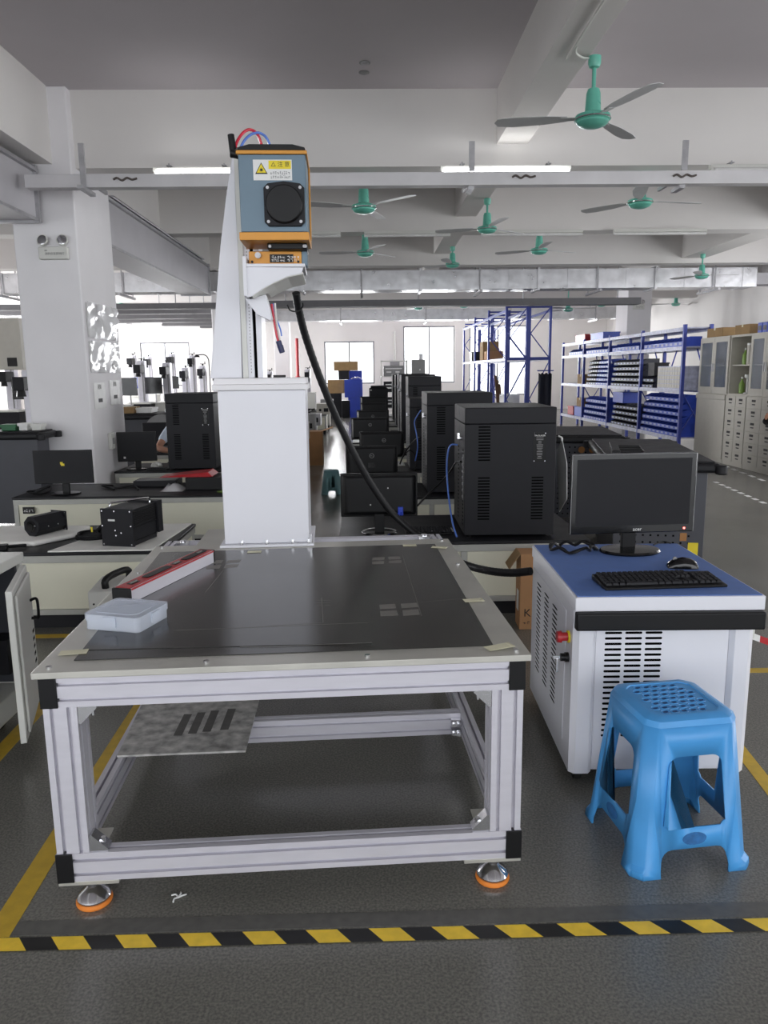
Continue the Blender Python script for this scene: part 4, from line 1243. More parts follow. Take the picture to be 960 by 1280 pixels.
# ------------------------------------------------------------------ computer cases
def make_case(name, label, w, d, h, group=None, plate=True):
    c = thing(name, label, 'computer case', (0, 0, 0), 0, group)
    MB().box(0, w, 0, d, .012, h * .875).build('body', 'blackm', c, bevel=.003)
    MB().box(0, w, 0, d, h * .8755, h).build('lid', 'blackm', c, bevel=.006, seg=3)
    for x, z0, n in ((.075, .43, 12), (.075, .1, 15), (w - .13, .1, 15)):
        m = MB()
        for k in range(n):
            z = (z0 + k * .0165) * h / .72
            m.box(x, x + .065, -.0008, -.0001, z, z + .008)
        m.build('vent', 'dark', c)
    for yv in (.06, .3):
        m = MB()
        for k in range(20):
            m.box(-.0008, -.0001, yv, yv + .04, .06 + k * .022, .07 + k * .022)
        m.build('side_vent', 'dark', c)
    m = MB(); m.cyl((-.001, .12, h * .76), (-.02, .12, h * .76), .012, seg=12); m.box(-.03, -.018, .108, .132, h * .755, h * .8)
    m.build('latch', 'chrome', c)
    m = MB()
    for k in range(7):
        m.box(-.006, -.0005, .06 + .0 * k, .085, h * (.3 + .05 * k), h * (.3 + .05 * k) + .012)
    m.box(-.0012, -.0003, .055, .09, h * .28, h * .64)
    m.build('ports', 'inkg', c)
    m = MB()
    for x in (.03, w - .03):
        for y in (.04, d - .04):
            m.cyl((x, y, 0), (x, y, .0118), .016, seg=12)
    m.build('foot', 'rubber', c)
    if plate:
        q = MB().box(w - .125, w - .055, -.0016, -.0002, h * .585, h * .81).build('spec_plate', 'black', c)
        lettering('YAOLASER', .0125, (w - .09, -.0022, h * .785), 'label', q, extrude=.0002)
        m = MB(); rr = random.Random(2)
        for k in range(13):
            ww = .008 + .012 * rr.random(); m.box(w - .09 - ww, w - .09 + ww, -.0021, -.0017, h * (.765 - .0128 * k), h * (.765 - .0128 * k) + .003)
        m.build('printed_text', 'inkg', q)
        m = MB()
        for x in (w - .12, w - .06):
            for z in (h * .592, h * .803):
                m.cyl((x, -.0017, z), (x, -.003, z), .003, seg=8)
        m.build('screw', 'chrome', q)
    return c

c1 = make_case('computer_case', 'largest black computer case with vents, on the nearest right bench', .502, .58, .722)
c1.location = (.535, 4.16, BH + .0005); c1.rotation_euler = (0, 0, R_(-1))
dup(c1, (.45, 5.72, BH + .0005), 0, 'black computer case on the second right bench, just behind the largest one').scale = (.98, .98, 1.055)
c3 = dup(c1, (.40, 7.16, BH + .0005), 0, 'lower black computer case on the third right bench'); c3.scale = (.9, .95, .93)
c4 = dup(c1, (.47, 8.68, BH + .0005), 0, 'tall black computer case on the fourth right bench, with a pale front edge'); c4.scale = (.75, .95, 1.2)
c5 = dup(c1, (.46, 10.18, BH + .0005), 0, 'tall black computer case on the fifth right bench'); c5.scale = (.9, .95, 1.22)
c6 = dup(c1, (.49, 11.68, BH + .0005), 0, 'tall black computer case on the sixth right bench, with a grey box on top'); c6.scale = (.9, .95, 1.23)
c7 = dup(c1, (-1.94, 7.42, BH + .0005), 0, 'tall black computer case on the third left bench beside the white column'); c7.scale = (.92, .95, 1.02)
for k, (x, y, s) in enumerate(((.5, 13.2, 1.2), (.5, 14.7, 1.2))):
    dup(c1, (x, y, BH + .0005), 0, 'far dark computer case at the end of the right row', 'far cases at the end of the right row').scale = (.9, .9, s)
gb = thing('equipment_box', 'grey box with a vent pipe standing on the sixth computer case of the right row', 'box', (.7, 11.8, BH + .001 + .722 * 1.23))
MB().box(0, .2, 0, .2, 0, .21).build('body', 'inkg', gb, bevel=.004); MB().cyl((.14, .1, .2102), (.14, .1, .3), .035, seg=16).build('pipe', 'steel', gb); MB().cyl((.12, -.0002, .06), (.12, -.004, .06), .012, seg=12).build('button', 'label', gb)

# ------------------------------------------------------------------ monitors seen from behind, right row
def ring_logo(parent, x, z, y, r, s=1):
    T = Matrix.Rotation(PI, 4, 'Z')
    m = MB()
    for k in range(28):
        a, b = 2 * PI * k / 28, 2 * PI * (k + 1) / 28
        q = [(x + rr * math.cos(t), z + rr * math.sin(t)) for rr, t in ((r, a), (r, b), (r * .84, b), (r * .84, a))]
        m.poly(q, 'y', y, y + .001)
    m.build('emblem_ring', 'inkg', parent)
    F = Matrix(((-1, 0, 0), (0, 0, 1), (0, 1, 0))).to_4x4()
    lettering('DELL', r * .62, (x, y + .0006, z), 'inkg', parent, face=F, name='emblem_lettering', extrude=.0003)

mdat = [(473.5, 97, 591.5, 4.3, 0, 'nearest black monitor seen from behind, with a blue plug and a white sticker'),
        (464.5, 65, 557, 5.8, 1, 'second black monitor from behind, with a round silver emblem and a faint square'),
        (477, 56, 539.5, 7.25, 1, 'third black monitor from behind, shifted right of the second one'),
        (462.5, 47, 522, 8.8, 1, 'fourth black monitor from behind, standing out to the left over the aisle'),
        (466, 40, 512.5, 10.3, 1, 'fifth black monitor from behind, with a small emblem near its foot'),
        (467.5, 34, 503.5, 11.8, 0, 'sixth black monitor from behind, without emblem'),
        (467.5, 34, 495.5, 13.3, 0, 'seventh black monitor from behind, just in front of the black printer')]
for i, (px, pw, py, y, logo, lb) in enumerate(mdat):
    p = atY(px, py, y); w = pw * y / 950; hgt = .25 if i == 0 else w * .58
    mo_ = make_monitor('desktop_monitor', lb, None, w, hgt, ('black', 'screen'), stand=p.z - BH - hgt, stand_r=.085)
    mo_.location = (p.x, y, BH + .0005); mo_.rotation_euler = (0, 0, PI)
    st_ = p.z - BH - hgt
    if logo:
        ring_logo(mo_, 0.0 if i != 2 else -.02, st_ + hgt * .68, .0455, .018)
    if i == 1:
        m = MB(); m.box(-.025, .03, .0452, .0457, st_ + hgt * .28, st_ + hgt * .45); m.build('mount_cover', 'blackg', mo_)
    if i == 0:
        m = MB()
        for x, z in ((-.05, .17), (.05, .075), (-.05, .075)):
            m.cyl((x, .045, st_ + z), (x, .048, st_ + z), .004, seg=10)
        m.build('screw', 'label', mo_)
        MB().box(.1, .165, .0085, .0095, st_ + .022, st_ + .05).build('sticker', 'label', mo_)
        m = MB(); m.box(-.135, -.105, .03, .06, st_ + .03, st_ + .062); m.cyl((-.112, .05, st_ + .03), (-.112, .05, st_ + .012), .008, seg=8); m.cyl((-.128, .05, st_ + .03), (-.128, .05, st_ + .012), .008, seg=8); m.build('video_plug', 'crate', mo_, bevel=.003, label='blue video plug')
        m = MB(); m.lathe([(.09, .012), (.1, .016), (.105, .012)], seg=30); m.build('base_ring', 'chrome', mo_)
k1 = thing('keyboard', 'black keyboard with white paper under it on the nearest right bench', 'keyboard', (.36, 4.3, BH + .0005), R_(2))
MB().box(-.11, .14, .02, .13, 0, .0015).build('paper', 'label', k1)
MB().poly([(-.06, .002), (.075, .002), (.075, .02), (-.06, .012)], 'x', -.15, .12).build('case', 'black', k1, bevel=.002)
m = MB()
for r in range(5):
    for k in range(15): m.box(-.145 + k * .0175, -.131 + k * .0175, -.05 + r * .023, -.032 + r * .023, .014 + r * .0015, .022 + r * .0015)
m.build('keys', 'blackm', k1)
# loose wires around the right row
for pts, r, mt, lb in (([(522, 632, 4.3), (535, 618, 4.5), (552, 602, 4.6), (563, 589, 4.5), (570, 578, 4.4), (576, 577, 4.3)], .006, 'black', 'black video cable from the nearest monitor to the largest computer case'),
                       ([(572, 556, 4.5), (563, 557, 4.5), (559, 572, 4.5), (559, 600, 4.4), (562, 630, 4.3), (566, 655, 4.2), (571, 671, 4.13)], .005, 'bluetube', 'blue network cable hanging down the left side of the largest computer case'),
                       ([(526, 513, 5.9), (522, 519, 5.95), (518, 528, 6.0), (521, 545, 6.0), (522, 560, 6.0), (519, 576, 6.05)], .005, 'bluetube', 'blue network cable beside the second computer case of the right row'),
                       ([(524.5, 546, 6.0), (519, 550, 6.1), (510, 560, 6.15), (503, 572, 6.1), (500, 580, 6.05)], .006, 'black', 'black cable from the second computer case of the right row'),
                       ([(505, 570, 6.1), (512, 563, 6.15), (519, 570, 6.2), (520, 583, 6.2), (517, 588, 6.15)], .004, 'black', 'thin looped black cable on the second right bench')):
    tag(MB().tube([atY(*p) for p in pts], r, 8).build('cable', mt), lb, 'cable')
ps = thing('power_strip', 'white power strip with plugs on the second right bench', 'power strip', (.3, 6.0, BH + .0005), R_(70))
MB().box(-.15, .15, -.025, .025, 0, .035).build('body', 'offwhite', ps, bevel=.004)
m = MB()
for k in range(4): m.box(-.12 + k * .065, -.085 + k * .065, -.018, .018, .0355, .07)
m.build('plug', 'black', ps)
for k in range(4):
    y = RY[2 + k] + .1
    s = thing('paper_tray', 'white tray with papers between monitor and computer case', 'tray', (.24, y + .3, BH + .0005), 0, 'white trays on the right benches')
    MB().box(0, .13, 0, .2, 0, .012).build('tray', 'offwhite', s, bevel=.002)
    MB().box(.02, .11, .02, .17, .0122, .03).build('papers', 'label', s)
# hanging paper by the largest case
hp = thing('paper_sheet', 'white paper sheet hanging at the right side of the largest computer case', 'paper', (0, 0, 0))
P_ = [atY(*p) for p in ((702.5, 549, 4.4), (696, 562, 4.5), (699, 640, 4.5), (708.5, 624, 4.3), (708.5, 580, 4.3))]
m = MB(); v = P_ + [p + Vector((.003, .001, 0)) for p in P_]
m._add(v, [(0, 1, 2, 3, 4), (9, 8, 7, 6, 5)] + [(i, (i + 1) % 5, (i + 1) % 5 + 5, i + 5) for i in range(5)]); m.build('sheet', 'label', hp)
q = atY(702.5, 547, 4.4); m = MB(); m.cyl(q + Vector((0, 0, -.02)), q + Vector((0, 0, .0)), .006, seg=8); m.cyl(q, q + Vector((-.022, 0, .01)), .005, seg=8); m.build('hook', 'label', hp)
# cardboard box behind the white cart
kp = thing('cardboard_box', 'tall brown cardboard box standing between the table and the white cart', 'cardboard box', (.79, 3.83, 0), R_(-2))
bwx, bdx, bhx = .16, .14, .41
m = MB(); m.box(0, bwx, 0, bdx, 0, bhx); m.build('carton', 'card', kp, bevel=.002)
m = MB(); T = Matrix.Translation((0, 0, bhx)) @ Matrix.Rotation(R_(-55), 4, 'Y'); m.box(-.1, 0, .0, bdx, .0005, .004, T=T); m.build('flap', 'cardb', kp)
MB().box(-.0012, -.0003, .04, .1, .09, .2).build('sticker', 'label', kp)
lettering('K', .06, (.04, -.001, .09), 'ink', kp, name='printed_letter', extrude=.0003)
strokes(kp, .02, .03, .035, .02, 2, 'ink', -.0004, 4)

# ------------------------------------------------------------------ on the left benches
f1 = thing('foam_board', 'large white foam board under the black vented box on the left bench', 'board', (0, 0, BH + .0005))
fp = [atZ(*p, BH) for p in ((54, 692), (189, 691), (240, 651), (150, 652))]
MB().poly([(-1.70, 3.955), (-1.15, 3.955), (-1.1, 4.66), (-1.5, 4.66)], 'z', 0, .008).build('board', 'foam', f1, bevel=.002)
f2 = thing('foam_pad', 'thick white foam pad under the black camera module at the far left', 'pad', (0, 0, BH + .0005))
MB().poly([(-2.6, 4.12), (-1.83, 4.1), (-1.69, 4.3), (-1.68, 4.55), (-2.6, 4.6)], 'z', 0, .028).build('pad', 'foam', f2, bevel=.012, seg=3)
bx_ = thing('control_box', 'black vented metal box with a carrying handle on the white foam board', 'control box', (-1.445, 4.06, BH + .009), R_(-14))
w, d, h = .19, .3, .205
MB().box(0, w, .0, .012, 0, h).build('front_plate', 'blackm', bx_, bevel=.001)
MB().box(.004, w - .004, .0125, d - .05, .004, h - .004).build('body', 'blackm', bx_, bevel=.002)
MB().box(.012, w + .012, d - .0495, d, .03, h + .006).build('rear_plate', 'blackm', bx_, bevel=.002)
m = MB()
for k in range(8): m.box(w - .0039, w - .0005, .02, d - .055, .115 + k * .0095, .12 + k * .0095)
m.box(w - .0039, w + .001, .0125, d - .05, .1, .104); m.box(w - .0039, w + .001, .0125, d - .05, .025, .029)
m.build('side_ribs', 'black', bx_)
m = MB()
for x, z in ((.012, .012), (w - .012, .012), (.012, h - .012), (w * .45, h - .012), (w - .012, h - .012), (.01, h * .55), (w - .01, h * .55), (.085, .088), (.12, .075), (.088, .06)):
    m.cyl((x, -.0002, z), (x, -.004, z), .0042, seg=10)
m.build('screw', 'chrome', bx_)
MB().box(.045, .085, -.002, -.0003, .138, .148).build('sticker', 'label', bx_)
m = MB(); m.tube([(.05, .02, h - .004), (.05, .02, h + .02), (.06, .05, h + .028), (.15, .2, h + .028), (.16, .24, h + .02), (.16, .24, h - .003)], .006, 8, sub=3); m.build('carry_handle', 'chrome', bx_)
m = MB(); cc = Vector((-1.55, 4.22, BH + .009)); pts = []
for k in range(52):
    a = k * .45; pts.append((cc.x + .085 * math.cos(a) * (1 + .1 * math.sin(k)), cc.y + .06 * math.sin(a), cc.z + .008 + .034 * k / 52))
m.tube(pts, .0075, 6, sub=3); m.tube([(cc.x + .03, cc.y - .02, cc.z + .05), (cc.x + .05, cc.y, cc.z + .075), (cc.x + .07, cc.y, cc.z + .08)], .012, 8)
cb = m.build('cable_bundle', 'black'); tag(cb, 'thick coiled black cable with a yellow tag beside the black vented box', 'cable')
MB().box(cc.x - .0, cc.x + .01, cc.y - .03, cc.y - .026, cc.z + .05, cc.z + .078).build('yellow_tag', 'labely', cb)
cam_ = thing('camera_module', 'black octagonal camera module lying on the thick foam pad', 'camera module', (-1.9, 4.24, BH + .029), R_(-24))
oc = lambda s: [(a * s, .056 + b * s) for a, b in ((-.4, -1), (.4, -1), (1, -.4), (1, .4), (.4, 1), (-.4, 1), (-1, .4), (-1, -.4))]
MB().poly(oc(.055), 'y', 0, .2).build('body', 'blackm', cam_, bevel=.003)
MB().poly([(-.058, .002), (.058, .002), (.058, .114), (-.058, .114)], 'y', .2003, .208).build('mount_plate', 'blackm', cam_, bevel=.002)
m = MB(); m.cyl((0, -.0002, .056), (0, -.006, .056), .034, .03, 24); m.cyl((0, -.0062, .056), (0, -.0085, .056), .02, seg=20); m.build('lens', 'blackg', cam_)
m = MB()
for x, z in ((-.05, .01), (.05, .01), (.05, .106), (-.05, .106)):
    m.cyl((x, .2002, z), (x, .195, z), .004, seg=8)
for k in range(2):
    m.cyl((.0552, .07 + .07 * k, .05), (.057, .07 + .07 * k, .05), .004, seg=8)
m.build('screw', 'chrome', cam_)
bk = thing('hand_tool', 'small black clamp on the bench edge at the far left', 'tool', (-1.99, 4.02, BH + .0005), .3)
m = MB(); m.box(-.08, .05, -.03, .03, 0, .03); m.cyl((.05, 0, .018), (.14, .02, .014), .008, seg=8); m.build('body', 'black', bk, bevel=.006)
# white power unit on the floor behind the table
wu = thing('power_unit', 'white box with a thick black handle standing on the floor behind the table', 'power unit', (-1.335, 3.5, 0), R_(6))
MB().box(0, .34, 0, .3, .012, .34).build('casing', 'offwhite', wu, bevel=.006)
m = MB(); m.tube([(.07, .06, .34), (.07, .06, .375), (.09, .1, .39), (.13, .2, .39), (.145, .24, .375), (.145, .24, .34)], .017, 10, sub=4); m.build('handle', 'black', wu)
strokes(wu, .1, .22, .06, .035, 3, 'ink', -.0003, 9)
m = MB()
for x in (.03, .31):
    for y in (.03, .27): m.cyl((x, y, 0), (x, y, .0118), .014, seg=10)
m.cyl((.025, -.0002, .28), (.025, -.003, .28), .005, seg=8)
m.build('foot', 'rubber', wu)
tag(MB().tube([atZ(5, 838, .01), atZ(20, 838, .01), atZ(45, 836, .012), (-1.2, 3.35, .012), (-1.1, 3.37, .012)], .009, 8).build('air_hose', 'red'), 'red air hose on the floor left of the table', 'hose')

m2 = make_monitor('desktop_monitor', 'black monitor on the second left bench with a tiny yellow sticker', None, .45, .262, ('black', 'screen'), stand=.085, bezel=.012)
p = atY(82, 612, 5.98); m2.location = (p.x, 5.98, BH + .0005); m2.rotation_euler = (0, 0, R_(3))
m = MB(); m.box(-.02, .0, -.0136, -.013, .235, .255); m.box(-.015, .012, -.0136, -.013, .225, .243); m.build('yellow_sticker', 'labely', m2)
m3 = make_monitor('desktop_monitor', 'black monitor on the third left bench left of the tall case', None, .37, .29, ('black', 'screen'), stand=.08, bezel=.018)
p = atY(151, 577, 7.58); m3.location = (-2.265, 7.52, BH + .0005); m3.rotation_euler = (0, 0, R_(10))
MB().box(-.13, -.11, -.0136, -.013, .11, .13).build('sticker', 'label', m3)
for pts, lb in (([(-2.05, 6.12, BH + .01), (-2.12, 6.22, BH + .012), (-2.2, 6.28, BH + .02), (-2.12, 6.32, BH + .012), (-2.05, 6.2, BH + .01), (-1.95, 6.3, BH + .012), (-1.85, 6.1, BH + .01)], 'tangled black cable behind the monitor on the second left bench'),
                ([(-2.62, 5.95, BH + .012), (-2.6, 6.2, BH + .03), (-2.56, 6.1, BH + .012), (-2.58, 5.95, BH + .012), (-2.66, 5.93, BH + .03), (-2.68, 6.1, BH + .012)], 'tangled black cable at the left end of the second left bench')):
    tag(MB().tube(pts, .008, 8).build('cable', 'black'), lb, 'cable')
rp = thing('storage_box', 'black box with a red pouch lid on the second left bench', 'box', (-1.55, 6.1, BH + .0005))
MB().box(.08, .55, 0, .3, 0, .1).build('body', 'black', rp, bevel=.003)
m = MB(); m.hexa([(-.14, .02, .1), (.3, .0, .102), (.3, .28, .102), (-.14, .26, .1), (-.08, .04, .108), (.26, .02, .14), (.26, .26, .14), (-.08, .24, .108)]); m.build('red_pouch', 'red', rp, bevel=.008)
gp = thing('green_part', 'flat green plastic part at the front edge of the second left bench', 'plastic part', (-1.1, 5.97, BH + .0005))
m = MB(); m.lathe([(.001, 0), (.07, 0), (.075, .006), (.05, .014), (.001, .016)], seg=24); o = m.build('disc', 'greenp', gp); o.scale = (1.3, .6, 1)
cbg = thing('clear_bag', 'crumpled clear plastic bag left of the black storage box', 'plastic bag', (-1.66, 6.02, BH + .0005))
rr = random.Random(7); m = MB(); vs = []; fs = []
for i in range(9):
    for j in range(7):
        u, v = i / 8, j / 6; vs.append((.18 * u, .22 * v, (.06 * math.sin(PI * u) * math.sin(PI * v)) * (.6 + .7 * rr.random()) + .001))
for i in range(8):
    for j in range(6): fs.append((i * 7 + j, (i + 1) * 7 + j, (i + 1) * 7 + j + 1, i * 7 + j + 1))
m._add(vs, fs); m.build('film', 'film', cbg)
dt = thing('document_tray', 'flat black tray on the second left bench behind the monitor', 'tray', (-1.95, 6.3, BH + .0005))
MB().box(0, .36, 0, .2, 0, .05).build('tray', 'blackm', dt, bevel=.003); MB().box(.02, .34, .02, .18, .0503, .054).build('sheet', 'inkg', dt)
k3 = thing('keyboard', 'black keyboard with small parts on it on the third left bench', 'keyboard', (-2.02, 7.53, BH + .0005), 0)
k3.location = (-2.13, 7.44, BH + .0005)
MB().box(-.02, .18, -.05, .06, 0, .018).build('case', 'black', k3, bevel=.002)
m = MB()
for r in range(5):
    for k in range(10): m.box(-.014 + k * .0178, 0 + k * .0178, -.046 + r * .02, -.03 + r * .02, .018, .024)
m.build('keys', 'blackm', k3)
hs = thing('barcode_scanner', 'small white hand scanner on the third left bench beside the tall case', 'scanner', (-2.11, 7.62, BH + .0005), .5)
m = MB(); m.lathe([(.001, .0), (.05, .0), (.06, .02), (.045, .05), (.02, .06), (.001, .062)], seg=16); m.box(-.02, .02, -.13, -.03, .03, .06); m.build('body', 'offwhite', hs, bevel=.006)
m4 = make_monitor('desktop_monitor', 'black monitor on the fourth left bench, behind the seated person', None, .36, .28, ('black', 'screen'), stand=.08, bezel=.015)
m4.location = (-2.49, 9.14, BH + .0005)
rl = thing('film_reel', 'large grey round reel standing on the fourth left bench', 'reel', (-2.52, 9.42, BH + .0005))
RT_ = Matrix.Rotation(R_(90), 4, 'X')
MB().lathe([(.05, -.03), (.22, -.03), (.22, -.02), (.05, -.02)], (0, 0, .22), 32, T=RT_).build('flange', 'inkg', rl); MB().lathe([(.001, -.019), (.09, -.019), (.09, .03), (.001, .03)], (0, 0, .22), 24, T=RT_).build('core', 'label', rl)

# ------------------------------------------------------------------ slate tool trolleys with thick black rims
def trolley(label, x, y, rz, w, d, z, holes=True, slot=False):
    t = thing('tool_trolley', label, 'tool trolley', (x, y, 0), rz)       # origin: right front corner; extends to -x and +y
    MB().box(-w + .06, -.06, .06, d - .06, .07, z - .07).build('body', 'tool', t, bevel=.004)
    m = MB(); m.box(-w, 0, 0, d, z - .07, z - .012); m.build('rim', 'tooldk', t, bevel=.02, seg=3)
    for px_ in (-.0, -w):
        for py_ in (.0, d):
            m = MB(); m.cyl((px_, py_, z - .075), (px_, py_, z - .02), .035, seg=16); m.build('corner_bumper', 'tooldk', t, bevel=.008)
    MB().box(-w + .03, -.03, .03, d - .03, z - .0118, z).build('top_mat', 'tooldk', t, bevel=.004)
    if holes:
        m = MB()
        for k in range(int((w - .2) / .045)):
            for r in range(14): m.box(-w + .1 + k * .045, -w + .112 + k * .045, .0588, .0597, .1 + r * .045, .112 + r * .045)
        m.build('peg_holes', 'dark', t)
    m = MB()
    for px_ in (-.12, -w + .12):
        for py_ in (.12, d - .12): m.cyl((px_ - .015, py_, .035), (px_ + .015, py_, .035), .035, seg=16); m.box(px_ - .02, px_ + .02, py_ - .02, py_ + .02, .0, .0698) if False else m.box(px_ - .022, px_ + .022, py_ - .025, py_ + .025, .05, .0695)
    m.build('caster', 'rubber', t)
    return t
tA = trolley('large slate tool trolley behind the cart monitor, with a pegboard front', 2.11, 4.46, R_(-12), .66, 1.6, .8)
m = MB(); m.box(-.2, -.16, .0575, .0597, .3, .35); m.build('copper_tag', 'brown', tA)
MB().box(-.15, -.09, .0575, .0597, .2, .29).build('yellow_label', 'labely', tA)
m = MB(); m.cyl((-.0597, .5, .26), (-.045, .5, .26), .012, seg=10); m.build('lock', 'chrome', tA)
lr = thing('slotted_tray', 'black tray with ladder slots lying on the large tool trolley', 'tray', (0, 0, 0))
F0 = tA.matrix_basis if False else Matrix.Translation((2.11, 4.46, 0)) @ Matrix.Rotation(R_(-12), 4, 'Z')
m = MB(); T = F0 @ Matrix.Translation((-.62, .12, .802)) @ Matrix.Rotation(R_(-4), 4, 'Z')
m.box(0, .05, 0, .62, 0, .05, T=T); m.box(.2, .24, 0, .62, 0, .03, T=T)
for k in range(6): m.box(.0505, .1995, .02 + k * .11, .05 + k * .11, .004, .028, T=T)
m.build('ladder_frame', 'tooldk', lr, bevel=.003); 
m = MB(); m.box(.052, .198, .0, .62, 0.0005, .0035, T=T); m.build('floor_plate', 'dark', lr)
tB = trolley('slate tool trolley with copper fittings, behind the largest computer case', 2.2, 6.42, R_(-8), .7, 1.1, .8)
m = MB()
for x in (-.36, -.27, -.22):
    m.lathe([(.016, 0), (.028, 0), (.028, .012), (.016, .012)], (x, .052, .67), 16, T=Matrix.Rotation(R_(90), 4, 'X'))
m.build('copper_fitting', 'brown', tB)
trolley('slate tool trolley at the left edge before the near pillar', -2.80, 6.6, 0, 1.1, .36, .88, False)
trolley('dark tool trolley behind the third left bench, right of the pillar', -2.62, 9.75, R_(-4), .66, .7, .86, False)
trolley('dark tool trolley far down the right row behind the second case', 1.95, 8.0, R_(-5), .6, .9, .9, False)
trolley('farthest dark tool trolley of the right row', 1.98, 9.6, R_(-3), .6, .9, .92, False)
# ------------------------------------------------------------------ blue shelving with parts bins
UY = [11.9, 13.72, 15.54, 17.38, 19.3]
XF, XB = 4.9, 5.36
LV = [.28, 1.03, 1.69, 1.98]
BN = ['nearest bay', 'second bay', 'third bay', 'farthest bay']
for b in range(4):
    y0, y1 = UY[b], UY[b + 1]
    rk = thing('parts_shelf', 'blue steel shelving rack for parts bins, %s of the row' % BN[b], 'shelving', (XF, y0, 0))
    L = y1 - y0 - .004
    posts = (0, L - .05) if b == 3 else (0,)
    for yy in posts:
        for xx in (0, XB - XF - .05):
            m = MB(); m.poly([(xx, yy), (xx + .05, yy), (xx + .05, yy + .012), (xx + .012, yy + .012), (xx + .012, yy + .05), (xx, yy + .05)], 'z', 0, 2.02)
            m.build('upright', 'rackblue', rk)
    for z in LV:
        MB().box(.002, XB - XF - .002, .052, L - (.052 if b == 3 else .0), z - .02, z).build('shelf_board', 'rackgrey', rk)
        m = MB()
        for xx in (0, XB - XF - .012): m.box(xx - .002, xx + .012, .052, L - (.052 if b == 3 else 0), z - .06, z - .0205)
        m.build('shelf_beam', 'rackgrey', rk)
    m = MB()
    m.cyl((XB - XF - .02, .03, 1.04), (XB - XF - .02, .5, 1.66), .012, seg=6); m.cyl((XB - XF - .02, L - .06, 1.04), (XB - XF - .02, L - .5, 1.66), .012, seg=6)
    m.cyl((.04, .02, .35), (XB - XF - .05, .02, .98), .01, seg=6); m.cyl((.04, .02, .98), (XB - XF - .05, .02, .35), .01, seg=6)
    m.build('brace', 'rackblue', rk)


def bin_mesh(w, d, h, name):
    m = MB(); t = .006
    m.box(0, d, 0, w, 0, t); m.box(d - t, d, 0, w, t, h)
    for a in (0, w - t):
        m.poly([(0, t), (d - t, t), (d - t, h), (d * .35, h), (0, h * .55)], 'y', a, a + t)
    m.box(0, t, t, w - t, t, h * .5)
    m.box(-.002, 0, w * .25, w * .75, h * .15, h * .4, 1)
    return m.mesh(name)
BM = {}
def place_bin(x, y, z, w, d, h, mt, label, group):
    k = (round(w, 3), d, h, mt)
    if k not in BM:
        me = bin_mesh(w, d, h, 'parts_bin'); me.materials.append(K[mt]); me.materials.append(K['bincard']); BM[k] = me
    o = bpy.data.objects.new('parts_bin', BM[k]); C.objects.link(o); o.location = (x, y, z)
    return tag(o, label, 'parts bin', group)
def bins(b, lv, y_off, cols, rows, w, h, mt, what, d=.3):
    lab = '%s parts bin on the %s shelf of the %s of the blue rack' % (what, ('lower', 'middle', 'upper', 'top')[lv], BN[b])
    for r in range(rows):
        for c in range(cols):
            place_bin(XF + .02 + .012 * r, UY[b] + .07 + y_off + c * w, LV[lv] + .0005 + r * (h + .0008), w - .004, d, h, mt, lab, '%s bins, %s, %s shelf' % (what, BN[b], ('lower', 'middle', 'upper', 'top')[lv]))
bins(0, 0, .0, 9, 6, .185, .108, 'bin', 'blue')
bins(0, 1, 1.18, 3, 2, .17, .1, 'bindk', 'dark blue')
bins(0, 2, 0, 9, 1, .185, .15, 'bin', 'blue')
bins(1, 0, 0, 8, 4, .19, .105, 'bindk', 'dark blue')
bins(1, 1, 0, 9, 5, .18, .1, 'bindk', 'dark blue')
bins(1, 2, .1, 8, 1, .19, .15, 'bin', 'blue')
bins(2, 0, 0, 9, 4, .185, .12, 'bin', 'blue')
bins(2, 1, 0, 5, 6, .17, .088, 'bin', 'blue')
bins(2, 1, .87, 4, 6, .17, .088, 'bindk', 'dark blue')
bins(2, 2, .1, 8, 1, .19, .14, 'bin', 'blue')
bins(3, 2, .1, 6, 1, .19, .14, 'bin', 'blue')
def carton(x, y, z, sx, sy, sz, mt, label, name='cardboard_box', cat='box', group=None, rz=0):
    t = thing(name, label, cat, (x, y, z), rz, group)
    MB().box(0, sx, 0, sy, 0, sz).build('carton', mt, t, bevel=min(.006, sz * .1))
    if 'card' in mt:
        m = MB(); m.box(-.001, sx + .001, sy * .45, sy * .55, sz * .75, sz + .001); m.build('packing_tape', 'masking', t)
    else:
        m = MB(); m.box(-.008, sx + .008, -.008, sy + .008, sz - .02, sz + .004); m.build('rim', mt, t)
    return t
dc = thing('small_parts_cabinet', 'pale grey cabinet of many tiny drawers on the nearest rack bay', 'drawer cabinet', (XF + .02, UY[0] + .08, LV[1] + .0005))
MB().box(0, .3, 0, .95, 0, .36).build('cabinet', 'rackgrey', dc)
for r in range(5):
    for c in range(9):
        MB().box(-.008, -.0005, .02 + c * .103, .108 + c * .103, .018 + r * .067, .075 + r * .067).build('drawer', 'cab', dc)
